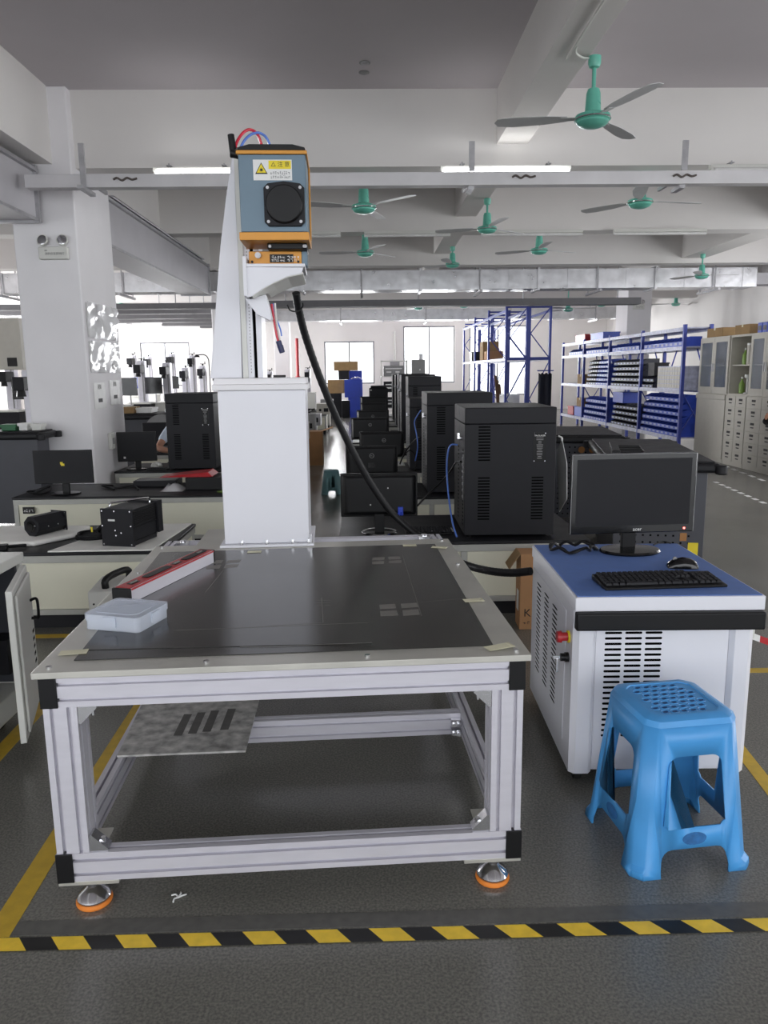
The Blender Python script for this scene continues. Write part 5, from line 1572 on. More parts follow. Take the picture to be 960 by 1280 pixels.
for b, lv, x, y, s, mt, lb in ((3, 1, .06, .15, (.3, .5, .22), 'cardb', 'brown carton on the middle shelf of the farthest rack bay'), (3, 0, .05, .1, (.3, .7, .22), 'bin', 'blue crate on the lower shelf of the farthest rack bay'), (3, 0, .05, .9, (.3, .5, .2), 'red', 'red box on the lower shelf of the farthest rack bay'), (1, 0, .05, 1.0, (.35, .62, .2), 'bin', 'large blue tub above the stacked bins of the second rack bay'),
                               (2, 3, .05, .6, (.35, .9, .14), 'bin', 'blue tub on the top deck of the third rack bay'), (3, 3, .05, .1, (.35, .8, .16), 'red', 'red tub on the top deck of the farthest rack bay'), (3, 0, .06, .15, (.28, .5, .2), 'cardb', 'brown carton standing on the blue crate of the farthest rack bay'), (0, 1, .06, 1.3, (.25, .3, .22), 'blackm', 'dark part standing on bins of the nearest rack bay')):
    z = LV[lv] + .0005
    if 'above' in lb: z += 4 * .106
    if 'standing on the blue' in lb: z += .2262
    if 'standing on bins' in lb: z += 2 * .101 + .001
    carton(XF + x, UY[b] + y, z, *s, mt, lb, 'cardboard_box' if mt == 'cardb' else 'tub', 'box')

# ------------------------------------------------------------------ tall pallet rack
PX, PY = (2.88, 3.36, 3.84), (16.0, 18.3, 20.6, 22.9)
for a in range(2):
    pr = thing('pallet_rack', ('tall blue pallet rack, left half, with boxes on its middle level', 'tall blue pallet rack, right half beside the parts shelves')[a], 'pallet rack', (PX[a], PY[0], 0))
    wd = PX[1] - PX[0] - .05
    for y in PY:
        for xx in (0, wd - .0):
            yy = y - PY[0]
            m = MB(); m.box(xx - .02 + .02, xx + .045, yy, yy + .07, 0, 2.74 if y < 22 else 2.6); m.build('upright', 'rackblue', pr)
        m = MB()
        for k, (z0, z1) in enumerate(((.15, .75), (.75, 1.5), (1.62, 2.1), (2.1, 2.6))):
            p, q = (.045, wd) if k % 2 else (wd, .045)
            m.cyl((p, yy + .035, z0), (q, yy + .035, z1), .011, seg=6)
        for z in (2.7, 2.63): m.box(.045, wd, yy + .02, yy + .05, z - .02, z + .02)
        m.box(.045, wd, yy + .015, yy + .055, 1.56, 1.62)
        m.build('brace', 'rackblue', pr)
    for z in (1.6, 2.58):
        m = MB()
        for xx in (0.005, wd + .005): m.box(xx, xx + .03, .071, PY[-1] - PY[0], z - .05, z)
        m.build('beam', 'rackgrey' if z < 2 else 'rackblue', pr)
        if z < 2:
            m = MB()
            for k in range(24):
                yy = .1 + k * .28; m.box(.036, wd + .004, yy, yy + .1, z - .001, z + .012)
            m.build('deck_boards', 'rackgrey', pr)
for (px0, px1, y, top, mt, lb) in ((595, 622, 19.2, 427, 'cardb', 'large brown carton on the middle level of the tall rack'), (605, 628, 18.6, 440, 'card', 'small brown carton in front of the large one on the tall rack'), (577, 590, 21.2, 440, 'blackm', 'dark box on the far end of the tall rack')):
    a = atY(px0, 450, y); b_ = atY(px1, 450, y); c_ = atY(px0, top, y)
    x0 = max(a.x, PX[0] + .05)
    carton(2.9, y, 1.613, .4, (.5 if mt != 'card' else .4), max(.2, min(c_.z - 1.613, .5)), mt, lb)
wk = thing('wood_planks', 'brown wooden planks leaning inside the tall blue rack', 'planks', (3.0, 17.3, 0))
m = MB()
for k in range(3): m.hexa([(.05 * k, 0, 0), (.05 * k + .045, 0, 0), (.05 * k + .045, .03, 0), (.05 * k, .03, 0), (.05 * k - .08, .25, 1.25 - .1 * k), (.05 * k - .035, .25, 1.25 - .1 * k), (.05 * k - .035, .28, 1.25 - .1 * k), (.05 * k - .08, .28, 1.25 - .1 * k)])
m.build('plank', 'wood', wk)
fb = thing('wrapped_stack', 'stack wrapped in clear film under the tall blue rack', 'stack', (3.0, 16.6, 0)); MB().box(0, .3, 0, .6, .1, .8).build('boxes', 'foam', fb, bevel=.01)
MB().box(-.02, .32, -.02, .62, .08, .85).build('film', 'film', fb, bevel=.03); MB().box(-.02, .32, 0, .6, 0, .079).build('pallet', 'wood', fb)
ck = thing('dark_cloth', 'dark cloth hanging on the right side of the tall blue rack', 'cloth', (3.56, 15.93, 0))
m = MB(); vs = []; fs = []
for i in range(8):
    for j in range(5): vs.append((.04 * i, -.04 - .02 * math.sin(i * 1.7), 1.3 - .18 * j - .03 * (i % 2)))
for i in range(7):
    for j in range(4): fs.append((i * 5 + j, (i + 1) * 5 + j, (i + 1) * 5 + j + 1, i * 5 + j + 1))
m._add(vs, fs); o = m.build('cloth', 'trousers', ck); s_ = o.modifiers.new('thick', 'SOLIDIFY'); s_.thickness = .012
m = MB(); m.cyl((-.02, -.0, 1.34), (.32, -.0, 1.34), .012, seg=8); m.build('hanging_rail', 'rackblue', ck)

# ------------------------------------------------------------------ grey filing cabinets at the right
CX = 5.1
def cabinet(label, y0, y1, kind):
    c = thing('filing_cabinet', label, 'cabinet', (CX, y0, 0)); L = y1 - y0 - .006; H0, H1 = .98, 1.8
    MB().box(0.006, .42, 0, L, .0, H0).build('lower_body', 'cab', c, bevel=.003)
    m = MB(); m.box(.02, .4, 0, .02, H0 + .0005, H1); m.box(.02, .4, L - .02, L, H0 + .0005, H1); m.box(.38, .4, .02, L - .02, H0 + .0005, H1); m.box(.02, .38, .02, L - .02, H1 - .03, H1); m.box(.02, .38, .02, L - .02, H0 + .0005, H0 + .02)
    m.build('upper_body', 'cab', c)
    MB().box(.05, .375, .021, L - .021, 1.38, 1.395).build('shelf', 'cab', c)
    if kind != 'open':
        for k in range(2):
            a = .004 + k * L / 2; b = L / 2 - .004 + k * L / 2
            m = MB(); e = .055
            m.box(0.004, .0195, a, b, H0 + .01, H0 + .06 + .04); m.box(.004, .0195, a, b, H1 - .08, H1 - .008); m.box(.004, .0195, a, a + e, H0 + .1, H1 - .08); m.box(.004, .0195, b - e, b, H0 + .1, H1 - .08)
            d = m.build('glass_door', 'cab', c)
            MB().box(.01, .013, a + e, b - e, H0 + .1, H1 - .08).build('glass', 'cabglass', d)
            MB().box(-.008, .003, (b - .03 if k == 0 else a + .01), (b - .01 if k == 0 else a + .03), 1.3, 1.42).build('handle', 'steel', d)
    if kind == 'glass_plain':
        MB().box(-.008, .005, .004, L - .004, .06, .9).build('plain_door', 'cab', c, bevel=.002)
        MB().box(-.02, .3, -.002, L + .002, .905, .975).build('ledge', 'cab', c, bevel=.003)
    else:
        for k in range(2):
            for r in range(6):
                a = .006 + k * L / 2; b = L / 2 - .006 + k * L / 2; z = .06 + r * .152
                d = MB().box(-.004, .0055, a, b, z, z + .146).build('drawer', 'cab', c, bevel=.002)
                m = MB(); mid = (a + b) / 2
                m.box(-.0065, -.0042, mid - .05, mid + .05, z + .085, z + .115); m.build('card_holder', 'ink', d)
                m = MB(); m.box(-.007, -.0042, mid - .04, mid + .04, z + .045, z + .06); m.build('pull', 'ink', d)
    return c
cabinet('grey steel cabinet with glass doors above and a plain door below, beside the blue rack', 10.8, 11.75, 'glass_plain')
cabinet('grey steel cabinet with an open shelf holding green bottles above six rows of drawers', 10.2, 10.795, 'open')
cabinet('grey steel cabinet with glass doors above drawers, at the right edge', 9.4, 10.195, 'glass')
for y, z, k, lb in ((10.62, 1.396, 0, 'green bottle on the upper shelf of the open cabinet'), (10.48, 1.396, 1, 'tall grey canister on the upper shelf of the open cabinet'), (10.3, 1.396, 2, 'pale canister on the upper shelf, right end'), (10.66, 1.002, 0, 'green bottle on the lower shelf of the open cabinet'), (10.5, 1.002, 3, 'white spool stand on the lower shelf of the open cabinet')):
    t = thing('bottle' if k == 0 else 'canister' if k < 3 else 'spool_stand', lb, 'bottle' if k == 0 else 'canister' if k < 3 else 'spool', (CX + .15, y, z))
    if k == 0:
        MB().lathe([(.001, 0), (.035, 0), (.037, .02), (.037, .13), (.02, .16), (.013, .18), (.013, .2), (.001, .2)], seg=16).build('body', 'greenp', t); MB().cyl((0, 0, .2003), (0, 0, .225), .015, seg=12).build('cap', 'label', t)
    elif k < 3:
        MB().lathe([(.001, 0), (.045, 0), (.047, .01), (.047, .26), (.001, .26)], seg=18).build('body', 'cab' if k == 1 else 'label', t); MB().cyl((0, 0, .2603), (0, 0, .285), .049, seg=18).build('lid', 'label', t)
    else:
        MB().lathe([(.001, 0), (.05, 0), (.05, .012), (.016, .02), (.016, .2), (.045, .22), (.045, .26), (.001, .26)], seg=18).build('body', 'label', t)
for y, w, lb in ((11.15, .5, 'flat brown carton on the grey cabinet with the plain door'), (10.35, .42, 'flat brown carton on the grey cabinet with the open shelf')):
    carton(CX + .05, y, 1.802, .3, w, .13, 'cardb', lb)
for k in range(6):
    t = thing('parts_bin', 'blue tub in the row on top of the right grey cabinet', 'parts bin', (CX + .06, 9.42 + k * .125, 1.802), 0, 'blue tubs on the right cabinet')
    MB().box(0, .28, 0, .115, 0, .13).build('tub', 'bin', t, bevel=.004); MB().box(-.004, .0, .02, .095, .03, .09).build('front_grip', 'bindk', t)

# ------------------------------------------------------------------ far end of the aisle
def far_at(px, py, y): return atY(px, py, y)
def far_box(px0, px1, py0, py1, y, d, mt, label, name, cat):
    a = atY(px0, py1, y); b_ = atY(px1, py0, y)
    return a, b_, carton(a.x, y, max(a.z, 0.0), b_.x - a.x, d, b_.z - max(a.z, 0), mt, label, name, cat)
YQ = 23.0
def stack_box(px0, px1, z0, pyt, y, d, mt, label, name='box', cat='box'):
    a = atY(px0, pyt, y); b_ = atY(px1, pyt, y)
    carton(a.x, y, z0, b_.x - a.x, d, a.z - z0, mt, label, name, cat)
    return a.z + .005
z = stack_box(438, 451, 0, 497, YQ, .4, 'crate', 'lower blue crate at the far end of the aisle', 'crate', 'crate')
stack_box(430.5, 453, z, 475, YQ - .05, .5, 'crate', 'large blue crate stacked on the lower blue crate', 'crate', 'crate')
stack_box(427, 437, 0, 501, YQ, .3, 'blackm', 'narrow black box beside the lower blue crate')
z = stack_box(411, 426.5, 0, 492, YQ + .1, .5, 'blackm', 'black box at the far left of the aisle end')
z = stack_box(409.5, 430, z, 475, YQ + .1, .5, 'cardb', 'brown carton on the black box at the aisle end', 'cardboard_box')
z2 = stack_box(423, 436, z, 463.5, YQ + .3, .4, 'blackm', 'dark box on the brown carton at the aisle end')
stack_box(417, 447, z2, 452, YQ + .25, .5, 'cardb', 'wide brown carton on top of the stack at the aisle end', 'cardboard_box')
stack_box(434.5, 452.5, 0, 463.5, YQ + .85, .12, 'crate', 'blue board standing behind the blue crates', 'board', 'board')
bgx = thing('plastic_wrap', 'crumpled clear wrap lying on the large blue crate', 'wrap', tuple(atY(438, 474.5, YQ - .02)))
rr = random.Random(3); m = MB(); vs = []; fs = []
for i in range(8):
    for j in range(6): vs.append((.34 * i / 7, .4 * j / 5, .012 + .09 * rr.random() * math.sin(PI * (i + .5) / 8)))
for i in range(7):
    for j in range(5): fs.append((i * 6 + j, (i + 1) * 6 + j, (i + 1) * 6 + j + 1, i * 6 + j + 1))
m._add(vs, fs); m.build('film', 'film', bgx)
er = thing('equipment_rack', 'white open rack with dark printers at the far end of the right row', 'rack', (.42, 22.2, 0))
m = MB()
for x in (0, .74):
    for y in (0, .5): m.box(x, x + .03, y, y + .03, 0, 1.68)
for z in (.3, .75, 1.2, 1.64): m.box(.0, .77, 0, .53, z, z + .025)
m.build('frame', 'offwhite', er)
for k, z in enumerate((.3256, .7756, 1.2256)):
    t = thing('printer', ('dark printer on the lower board of the white rack', 'dark printer on the middle board of the white rack', 'pale device on the upper board of the white rack')[k], 'printer', (.5, 22.22, z))
    MB().box(0, .58, 0, .42, 0, .3).build('casing', 'blackm' if k < 2 else 'inkg', t, bevel=.01); m = MB(); m.box(.08, .22, -.004, -.0003, .1, .14); m.box(.34, .46, -.004, -.0003, .1, .14); m.build('buttons', 'label', t); MB().box(.05, .53, -.02, -.0003, .2, .23).build('paper_slot', 'label', t)
prn = thing('printer', 'black printer standing behind the last monitor of the right row', 'printer', (.05, 14.75, BH + .0005))
m = MB(); m.box(0, .36, 0, .36, 0, .62); m.build('casing', 'blackm', prn, bevel=.02); MB().box(.03, .33, .03, .33, .6205, .66).build('lid', 'blackm', prn, bevel=.01); MB().box(.02, .05, -.004, -.0004, .57, .59).build('sticker', 'label', prn)
eb = thing('electric_box', 'pale electric box on the far wall right of the aisle window', 'electric box', (1.0, YF - .001, 1.62))
MB().box(-.16, .16, -.14, 0, -.3, .1).build('box', 'inkg', eb, bevel=.006); MB().cyl((0, -.06, .1), (0, -.06, 1.1), .035, seg=10).build('conduit', 'offwhite', eb)
rpip = thing('fire_pipe', 'red fire pipe standing near the far pillar', 'pipe', (-2.02, 22.9, 0))
MB().cyl((0, 0, .0), (0, 0, 2.35), .05, seg=12).build('pipe', 'red', rpip); MB().cyl((0, 0, 1.2), (0, 0, 1.26), .075, seg=12).build('flange', 'red', rpip)
cbx = thing('cardboard_box', 'open brown cardboard box on the floor beside the left benches', 'cardboard box', (-.76, 10.35, 0))
cbx.location = (-.86, 11.2, 0)
MB().box(0, .2, 0, .3, 0, .5).build('carton', 'card', cbx, bevel=.004); m = MB(); T = Matrix.Translation((.2, 0, .5)) @ Matrix.Rotation(R_(-18), 4, 'Y'); m.box(0, .16, 0, .3, 0.001, .006, T=T); m.build('flap', 'card', cbx)

# clutter on the ends of the left benches beside the aisle
rr = random.Random(12)
for i, y in enumerate((8.92, 10.4, 11.9, 13.4, 17.0, 18.5)):
    t = thing('power_supply', ('metal power supply at the aisle end of the fourth left bench', 'metal power supply at the aisle end of the fifth left bench', 'metal power supply at the aisle end of the sixth left bench', 'metal power supply at the aisle end of the seventh left bench', 'metal power supply at the aisle end of the eighth left bench', 'metal power supply at the aisle end of the ninth left bench')[i], 'power supply', (-1.12, y + .1, BH + .0005))
    MB().box(0, .3, 0, .4, 0, .2 + .04 * (i % 3)).build('casing', ('steel', 'cab', 'inkg')[i % 3], t, bevel=.005); m = MB(); m.cyl((.08, -.0003, .1), (.08, -.012, .1), .03, seg=12); m.box(.16, .26, -.003, -.0003, .06, .14); m.build('front_controls', 'black', t)
    pts = [(-1.42 + .15 * rr.random() + .06 * math.cos(k), y + .2 + .1 * math.sin(k * 1.3), BH + .012 + .02 * (k % 3)) for k in range(14)]
    tag(MB().tube(pts, .012, 6, sub=3).build('tangled_cable', 'black'), ('tangled black cable on the fourth left bench', 'tangled black cable on the fifth left bench', 'tangled black cable on the sixth left bench', 'tangled black cable on the seventh left bench', 'tangled black cable on the eighth left bench', 'tangled black cable on the ninth left bench')[i], 'cable')

# ------------------------------------------------------------------ upright marking machines at left
def marking_machine(label, px, y, top, w=.15, mon=0, blue=0, group=None, z0=.78):
    p = atY(px, 470, y)
    t = thing('marking_machine', label, 'marking machine', (p.x, y, 0), 0, group)
    MB().box(-.2, .2, -.05, .5, .06, z0).build('base_cabinet', 'blackm' if mon else 'offwhite', t, bevel=.006)
    MB().box(-.21, .21, -.07, .52, z0 + .0005, z0 + .03).build('table_plate', 'offwhite', t, bevel=.003)
    m = MB(); m.box(-w / 2, w / 2, .2, .34, z0 + .0305, top); col_ = m.build('column', 'alu', t, bevel=.004)
    m = MB(); m.box(-w / 2 - .012, -w / 2 - .0005, .22, .32, z0 + .05, top - .02); m.box(w * .1, w * .25, .194, .1995, z0 + .05, top - .03); m.build('guide_rail', 'inkg', t)
    m = MB(); m.box(-w * .45, w * .45, -.1, .1995, top - .24, top - .08); m.build('head', 'blackm', t, bevel=.008)
    m = MB(); m.cyl((0, -.03, top - .241), (0, -.03, top - .31), .045, .055, 16); m.build('lens', 'black', t)
    m = MB(); m.cyl((0, .27, top + .0005), (0, .27, top + .03), .02, seg=10); m.cyl((0, .27, top + .03), (0, .27, top + .045), .07, seg=18); m.cyl((.055, .27, top + .045), (.055, .27, top + .09), .012, seg=8); m.build('hand_wheel', 'black', t)
    m = MB()
    for x in (-.16, .16):
        for yy in (0, .44): m.cyl((x, yy, 0), (x, yy, .0598), .03, seg=10)
    m.build('foot', 'rubber', t)
    if mon:
        s = MB(); s.box(.12 * mon, .12 * mon + .34, -.04, -.015, z0 + .2, z0 + .52); s.build('screen', 'blackg', t, bevel=.004)
        s = MB(); s.cyl((.12 * mon + .17, -.01, z0 + .3), (.12 * mon + .17, .22, z0 + .34), .015, seg=8); s.cyl((.12 * mon + .17, .1, z0 + .0305), (.12 * mon + .17, .1, z0 + .33), .014, seg=8); s.build('screen_arm', 'steel', t)
    if blue:
        MB().box(-.19, .3, .345, .5, z0 + .3, z0 + .52).build('blue_box', 'crate', t, bevel=.006)
    return t
for px, y, top, mon, bl_, lb in ((139, 14.0, 1.72, 1, 0, 'marking machine with a black screen right beside the near pillar'), (173, 15.2, 1.62, 1, 1, 'marking machine with a grey column and a small dark screen, second from the pillar'),
                                 (205, 15.4, 1.58, 0, 0, 'marking machine with a broad grey column before the far window'), (229, 17.2, 1.5, 0, 0, 'marking machine with a slim column, third from the white column'), (251, 18.4, 1.55, 0, 0, 'marking machine with a slim column nearest the white column'),
                                 (164, 20.2, 1.85, 0, 0, 'far marking machine with a black head behind the others, leftmost'), (184, 21.6, 1.85, 0, 0, 'far marking machine with pale paper on its column'), (213, 20.4, 1.88, -1, 0, 'far marking machine with a large black screen'), (239, 21.0, 1.85, 0, 0, 'far marking machine near the white column'),
                                 (5, 12.5, 1.5, 1, 0, 'dark marking machine at the left image edge behind the pillar'), (336, 21.0, 1.4, 1, 0, 'marking machine seen between the white column and the hose'), (384, 21.5, 1.45, 0, 0, 'marking machine at the aisle left of the hose'), (268, 19, 1.5, 1, 0, 'marking machine hidden mostly by the white column')):
    marking_machine(lb, px, y, top, mon=mon, blue=bl_)
gx = atY(14, 470, 9.3)
gm = marking_machine('marking machine with a big grey box on its column, left of the near pillar', 26, 9.2, 1.42, .15, z0=.68)
q0, q1 = atY(-12, 470, 9.2), atY(30, 470, 9.2)
ox = gm.location.x
MB().box(q0.x - ox, q1.x - ox, .0, .5, 1.425, 2.02).build('grey_box', 'cab', gm, bevel=.006)
a = atY(10, 458, 9.2); b_ = atY(21, 447, 9.2)
MB().box(a.x - ox, b_.x - ox, -.006, -.0005, a.z, b_.z).build('square_window', 'ink', gm)
for px, y, z, s, mt, lb in ((-2, 6.72, .881, (.12, .12, .05), 'darkgreen', 'green box on the left tool trolley'), (20, 6.72, .881, (.07, .1, .06), 'label', 'white box on the left tool trolley, left of two'), (36, 6.74, .881, (.08, .1, .05), 'offwhite', 'pale box on the left tool trolley beside the pillar'),
                            (150, 9.9, .861, (.16, .3, .08), 'cardb', 'brown box on the dark trolley right of the pillar'), (169, 10.0, .861, (.2, .3, .06), 'label', 'white box on the dark trolley right of the pillar')):
    p = atY(px, 500, y)
    carton(p.x, y, z, *s, mt, lb, 'cardboard_box' if mt == 'cardb' else 'storage_box')
ln_ = thing('desk_lamp', 'dark goose-neck lamp standing above the far machines', 'lamp', tuple(atY(262, 470, 20.2).xy) + (.0,))
m = MB(); m.tube([(0, 0, 0), (0, 0, 1.5), (-.02, 0, 1.75), (-.12, 0, 1.84), (-.3, 0, 1.83)], .014, 8); m.build('stem', 'black', ln_); MB().lathe([(.001, .03), (.03, .03), (.08, -.04), (.001, -.03)], (-.3, 0, 1.82), 16).build('lamp_head', 'black', ln_)
MB().cyl((0, 0, 0), (0, 0, .02), .12, seg=16).build('base', 'black', ln_)

# ------------------------------------------------------------------ open white cabinet at the far left
oc_ = thing('control_cabinet', 'white control cabinet with its side door open at the far left edge', 'cabinet', (0, 0, 0))
MB().box(-2.0, -1.385, 2.96, 2.98, .09, .6195).build('back_panel', 'offwhite', oc_, bevel=.002)
MB().box(-2.0, -1.98, 2.2, 2.959, .09, .6195).build('side_panel', 'offwhite', oc_, bevel=.002)
MB().box(-1.979, -1.42, 2.2, 2.215, .09, .6195).build('front_panel', 'offwhite', oc_, bevel=.002)
MB().box(-1.979, -1.4, 2.945, 2.9595, .13, .619).build('mounting_board', 'tool', oc_)
MB().box(-2.0, -1.38, 2.18, 2.99, .62, .66).build('top_panel', 'offwhite', oc_, bevel=.004)
m = MB(); m.hexa([(-1.979, 2.216, .05), (-1.39, 2.216, .05), (-1.39, 2.958, .05), (-1.979, 2.958, .05), (-1.979, 2.216, .12), (-1.42, 2.216, .12), (-1.42, 2.958, .12), (-1.979, 2.958, .12)]); m.build('bottom_rail', 'offwhite', oc_, bevel=.004)
hinge_ = Vector((-1.352, 2.915)); near_ = Vector((-1.235, 2.535)); dv_ = (near_ - hinge_); dl = dv_.length; dn = Vector((-dv_.y, dv_.x)).normalized()
T = Matrix(((dv_.x / dl, dn.x, 0, hinge_.x), (dv_.y / dl, dn.y, 0, hinge_.y), (0, 0, 1, 0), (0, 0, 0, 1)))
m = MB(); m.box(.0, dl, -.011, .011, .065, .625, T=T); dd = m.build('door', 'offwhite', oc_, bevel=.003)
m = MB(); m.box(.02, dl - .03, .0115, .022, .09, .6, T=T); m.build('door_lining', 'offwhite', dd, bevel=.004)
m = MB(); P3 = lambda u, v, z: T @ Vector((u, v, z)); m.tube([P3(.08, .022, .5), P3(.08, .045, .505), P3(.09, .05, .47), P3(.08, .045, .43), P3(.08, .022, .43)], .006, 6); m.build('door_handle', 'black', dd)
m = MB()
for k in range(5): m.box(.05, .09, .0222, .0232, .25 + k * .03, .262 + k * .03, T=T)
m.build('vents', 'dark', dd)
m = MB(); m.box(-.02, 0, -.012, .012, .2, .24, T=T); m.box(-.02, 0, -.012, .012, .45, .49, T=T); m.build('hinge', 'chrome', oc_)
m = MB(); m.box(dl * .55, dl * .55 + .01, .0222, .06, .24, .248, T=T); m.build('latch_rod', 'chrome', dd)
rr = random.Random(5)
for k in range(5):
    x = -1.5 - .06 * k
    m = MB(); m.tube([(x, 2.93, .55 - .03 * k), (x + .05 * rr.random(), 2.8, .42), (x - .03, 2.7, .25 + .03 * k), (x + .05, 2.75, .17), (x - .02, 2.9, .15)], .006, 6); m.build('wire', ('black', 'black', 'red', 'bluetube', 'black')[k], oc_)
for k in range(2):
    MB().box(-1.75 + .19 * k, -1.6 + .19 * k, 2.84, 2.944, .2, .34).build('controller', ('label', 'blackm')[k], oc_, bevel=.003)
for x in (-1.95, -1.45):
    for y in (2.3, 2.8):
        m = MB(); m.cyl((x - .012, y, .03), (x + .012, y, .03), .03, seg=16); m.box(x - .02, x + .02, y - .02, y + .02, .055, .0698); m.build('caster', 'rubber', oc_)
tag(MB().tube([(-1.5, 2.4, .128), (-1.38, 2.35, .135), (-1.33, 2.32, .06), (-1.33, 2.28, .009), (-1.45, 2.1, .008), (-1.7, 2.0, .008)], .007, 8).build('floor_cable', 'black'), 'black cable running from the open white cabinet onto the floor', 'cable')

# ------------------------------------------------------------------ people
def skin_body(name, pts, edges, mt, parent, root=0, sub=2):
    me = bpy.data.meshes.new(name)
    me.from_pydata([p[0] for p in pts], edges, [])
    o = bpy.data.objects.new(name, me); C.objects.link(o)
    me.materials.append(K[mt])
    if parent: o.parent = parent
    o.modifiers.new('skin', 'SKIN').use_smooth_shade = True
    o.modifiers.new('sub', 'SUBSURF').levels = sub
    o.modifiers['sub'].render_levels = sub
    for i, p in enumerate(pts):
        s = me.skin_vertices[0].data[i]
        r = p[1]; s.radius = (r, r) if not isinstance(r, tuple) else r
        s.use_root = (i == root)
    return o


def hand_chain(pts, edges, wrist, d, up, side, curl=.4, s=1.0):
    """palm and five fingers from vertex index `wrist`; d forward, up back-of-hand, side thumb side"""
    W = Vector(pts[wrist][0]); d, up, side = Vector(d).normalized(), Vector(up).normalized(), Vector(side).normalized()
    pts.append((W + d * .045 * s, (.026 * s, .017 * s))); palm = len(pts) - 1; edges.append((wrist, palm))
    for k, (off, ln) in enumerate(((.03, .07), (.011, .08), (-.009, .075), (-.028, .058))):
        b = W + d * .088 * s + side * off * s
        m1 = b + (d * math.cos(curl) - up * math.sin(curl)) * ln * .45 * s
        m2 = m1 + (d * math.cos(curl * 2.2) - up * math.sin(curl * 2.2)) * ln * .32 * s
        m3 = m2 + (d * math.cos(curl * 3) - up * math.sin(curl * 3)) * ln * .25 * s
        i = len(pts)
        pts.extend([(b, .0098 * s), (m1, .009 * s), (m2, .0082 * s), (m3, .007 * s)])
        edges.extend([(palm, i), (i, i + 1), (i + 1, i + 2), (i + 2, i + 3)])
    i = len(pts)
    t0 = W + d * .03 * s + side * .034 * s; t1 = t0 + (d * .6 + side * .6 - up * .3).normalized() * .035 * s; t2 = t1 + (d * .9 + side * .1 - up * .4).normalized() * .03 * s
    pts.extend([(t0, .012 * s), (t1, .0098 * s), (t2, .0078 * s)]); edges.extend([(palm, i), (i, i + 1), (i + 1, i + 2)])


def head_parts(t, c, face):
    """head with eyes, nose, mouth, ears and hair, looking along `face` (unit, horizontal)"""
    f = Vector(face).normalized(); s = Vector((-f.y, f.x, 0)); R3 = Matrix((s, -f, Vector((0, 0, 1)))).transposed().to_4x4()   # local x = side, -y = face
    T = Matrix.Translation(c) @ R3
    return T


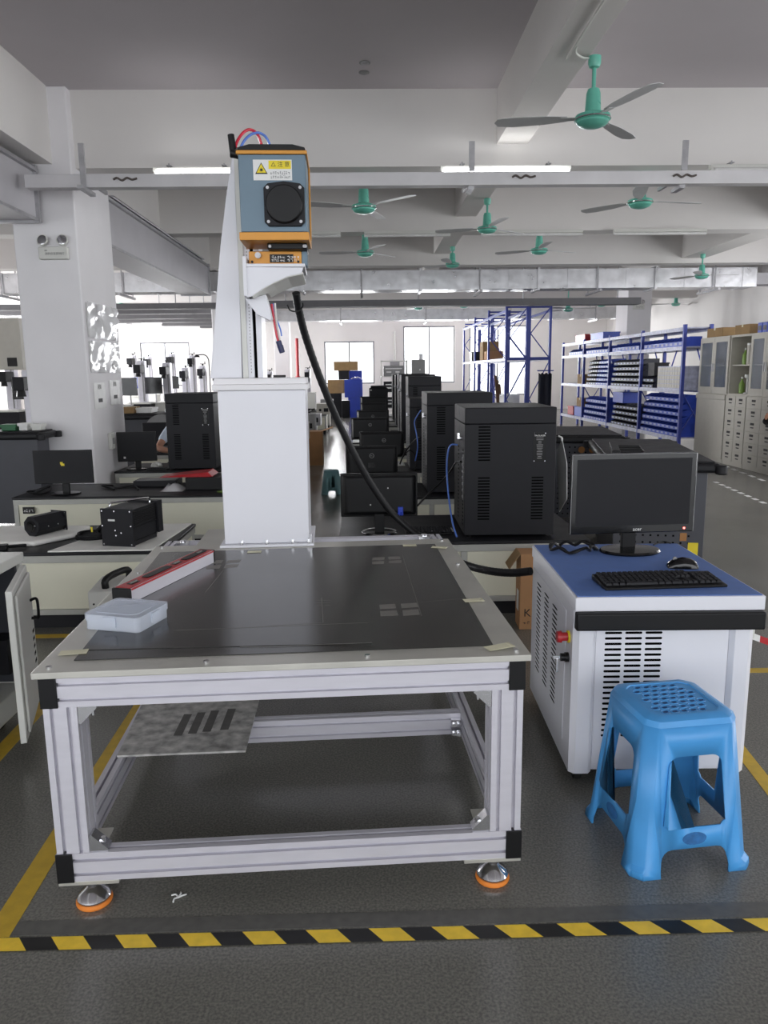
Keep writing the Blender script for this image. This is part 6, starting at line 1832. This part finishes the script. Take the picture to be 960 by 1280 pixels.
def person(label, loc, rz, seated, rhand, lhand, shirt, seat_h=.4):
    """faces -y of its own frame"""
    t = thing('person', label, 'person', loc, rz)
    hip = seat_h + .07 if seated else .82
    k = .94
    sh = hip + .43 * k; nk = sh + .06; hd_ = nk + .15
    P = [((0, 0, hip), (.13, .095)), ((0, .0, hip + .16), (.115, .085)), ((0, -.0, hip + .33), (.14, .095)), ((0, 0, sh + .02), (.07, .06)), ((0, -.005, nk + .02), .048)]
    E = [(0, 1), (1, 2), (2, 3), (3, 4)]
    P += [((0, -.01, nk + .075), (.055, .07)), ((0, -.012, hd_), (.07, .086)), ((0, -.005, hd_ + .07), (.06, .074))]; E += [(4, 5), (5, 6), (6, 7)]
    for s, hnd in ((-1, rhand), (1, lhand)):
        i = len(P); el = Vector(hnd[0]); wr = Vector(hnd[1])
        P += [((s * .16, 0, sh - .01), .05), (el, .036), (el.lerp(wr, .35), .036), (wr, .024)]
        E += [(2, i), (i, i + 1), (i + 1, i + 2), (i + 2, i + 3)]
        d = (wr - el).normalized(); up = Vector((0, 0, 1)) - d * d.z if abs(d.z) < .9 else Vector((0, 1, 0))
        side = Vector(hnd[2]) if len(hnd) > 2 else d.cross(up) * -s
        hand_chain(P, E, i + 3, d, up, side, .35)
    LG = []
    for s in (-1, 1):
        i = len(P)
        if seated: J = [((s * .095, -.02, hip - .02), .08), ((s * .11, -.36, hip - .02), .05), ((s * .11, -.33, .22), .042), ((s * .11, -.27, .075), .032), ((s * .11, -.32, .03), (.035, .028)), ((s * .115, -.40, .024), (.035, .02))]
        else: J = [((s * .09, 0, hip - .08), .085), ((s * .1, -.01, hip * .53), .056), ((s * .1, .01, hip * .33), .05), ((s * .1, .02, .075), .034), ((s * .105, -.05, .035), (.036, .03)), ((s * .11, -.17, .026), (.038, .022))]
        P += J; E += [(0, i)] + [(i + q, i + q + 1) for q in range(5)]; LG.append(J)
    skin_body('body', P, E, 'skin', t)
    # clothes
    S = [((0, 0, hip - .03), (.15, .112)), ((0, 0, hip + .16), (.132, .1)), ((0, 0, hip + .33), (.155, .11)), ((0, 0, sh + .03), (.085, .072))]; SE = [(0, 1), (1, 2), (2, 3)]
    for s, hnd in ((-1, rhand), (1, lhand)):
        i = len(S); el = Vector(hnd[0]); a = Vector((s * .165, 0, sh - .01))
        S += [(a, .062), (a.lerp(el, .5), .055), (a.lerp(el, .78), .054)]; SE += [(2, i), (i, i + 1), (i + 1, i + 2)]
    skin_body('shirt', S, SE, shirt, t)
    T_ = [((0, 0, hip + .0), (.142, .108))]; TE = []
    for s, J in zip((-1, 1), LG):
        i = len(T_); T_ += [(J[0][0], .096), (J[1][0], .07), (J[2][0], .062), (J[3][0], .056)]; TE += [(0, i), (i, i + 1), (i + 1, i + 2), (i + 2, i + 3)]
    skin_body('trousers', T_, TE, 'trousers', t)
    for s, J in zip((-1, 1), LG):
        a, b = Vector(J[4][0]), Vector(J[5][0])
        m = MB(); x = a.x; m.poly([(x - .045, a.y + .09), (x + .045, a.y + .09), (x + .052, b.y), (x + .03, b.y - .045), (x - .03, b.y - .045), (x - .052, b.y)], 'z', .001, .06); m.build('shoe', 'black', t, bevel=.018, seg=3)
    # face
    m = MB()
    m._add([], [])
    for s in (-1, 1):
        m.lathe([(.001, .011), (.008, .008), (.011, 0), (.008, -.008), (.001, -.011)], (s * .03, -.086, hd_ + .012), 12)
    m.build('eyes', 'label', t)
    m = MB()
    for s in (-1, 1): m.lathe([(.001, .005), (.005, 0), (.001, -.005)], (s * .03, -.0965, hd_ + .012), 8)
    m.build('pupils', 'ink', t)
    m = MB(); m.hexa([(-.014, -.088, hd_ - .03), (.014, -.088, hd_ - .03), (.01, -.07, hd_ - .03), (-.01, -.07, hd_ - .03), (-.006, -.09, hd_ + .012), (.006, -.09, hd_ + .012), (.006, -.07, hd_ + .012), (-.006, -.07, hd_ + .012)])
    m.hexa([(-.012, -.108, hd_ - .028), (.012, -.108, hd_ - .028), (.013, -.08, hd_ - .034), (-.013, -.08, hd_ - .034), (-.005, -.096, hd_ + .0), (.005, -.096, hd_ + .0), (.008, -.08, hd_ + .0), (-.008, -.08, hd_ + .0)]); m.build('nose', 'skin', t, bevel=.004)
    m = MB(); m.lathe([(.001, .006), (.02, .003), (.022, 0), (.02, -.004), (.001, -.008)], (0, -.075, hd_ - .055), 14); m.build('mouth', mat('lips', rgb(170, 98, 90), .5), t)
    m = MB()
    for s in (-1, 1): m.lathe([(.001, .03), (.012, .024), (.015, 0), (.01, -.024), (.001, -.03)], (s * .078, .0, hd_), 12)
    m.build('ears', 'skin', t)
    m = MB(); vs = []; fs = []; A, B_ = 16, 8
    for j in range(B_ + 1):
        v = PI * .58 * j / B_
        for i in range(A):
            u = 2 * PI * i / A; fr = max(0, -math.sin(u)); r = 1 - .0
            vv = v * (1 - .38 * fr)
            vs.append((.084 * math.sin(vv) * math.cos(u), .004 + .1 * math.sin(vv) * math.sin(u), hd_ + .03 + .098 * math.cos(vv)))
    for j in range(B_):
        for i in range(A): fs.append((j * A + i, j * A + (i + 1) % A, (j + 1) * A + (i + 1) % A, (j + 1) * A + i))
    m._add(vs, fs); o = m.build('hair', 'hair', t); q = o.modifiers.new('thick', 'SOLIDIFY'); q.thickness = .012
    return t


pa = person('seated person in a pale blue shirt behind the tall case at left', (-1.99, 8.5, 0), 0, True, ((-.27, -.27, .57), (-.08, -.40, .54)), ((.26, -.1, .56), (.14, -.3, .53)), 'shirt', .33)
s3 = dup(s2, (-1.99, 8.56, 0), 0, 'teal plastic stool under the seated person at left')
pb_ = person('standing person at the right edge holding a small dark device', (5.28, 9.0, 0), R_(-90), False, ((-.30, -.06, .98), (-.28, -.28, .84)), ((.28, .02, .95), (.27, -.08, .74)), 'shirt')
dv_ = thing('hand_device', 'small dark device held in the hand at the right edge', 'device', (0, 0, 0))
wp_ = Matrix.Translation((5.28, 9.0, 0)) @ Matrix.Rotation(R_(-90), 4, 'Z') @ Vector((-.28, -.37, .70))
m = MB(); m.lathe([(.03, -.012), (.045, -.01), (.045, .01), (.03, .012), (.03, -.012)], tuple(wp_), 18, T=Matrix.Rotation(R_(60), 4, 'X')); m.build('ring_body', 'black', dv_)

# ------------------------------------------------------------------ light, sky, render view
w = bpy.data.worlds.new('sky'); bpy.context.scene.world = w; w.use_nodes = True
bg = w.node_tree.nodes['Background']
bg.inputs[0].default_value = (0.93, 0.96, 1.0, 1)
bg.inputs[1].default_value = 3.0
for d, area, kind in WLIGHT:
    d.color = (0.97, 0.98, 1.0)
    d.energy = area * {'far': 75, 'side': 28, 'left': 105}[kind]
sc = bpy.context.scene
sc.view_settings.view_transform = 'Standard'
sc.view_settings.look = 'None'
sc.view_settings.gamma = 1
sc.view_settings.exposure = 0.0
sc.view_settings.use_curve_mapping = False
sc.cycles.use_denoising = True
sc.cycles.max_bounces = 8
sc.cycles.transparent_max_bounces = 12
sc.cycles.sample_clamp_indirect = 6
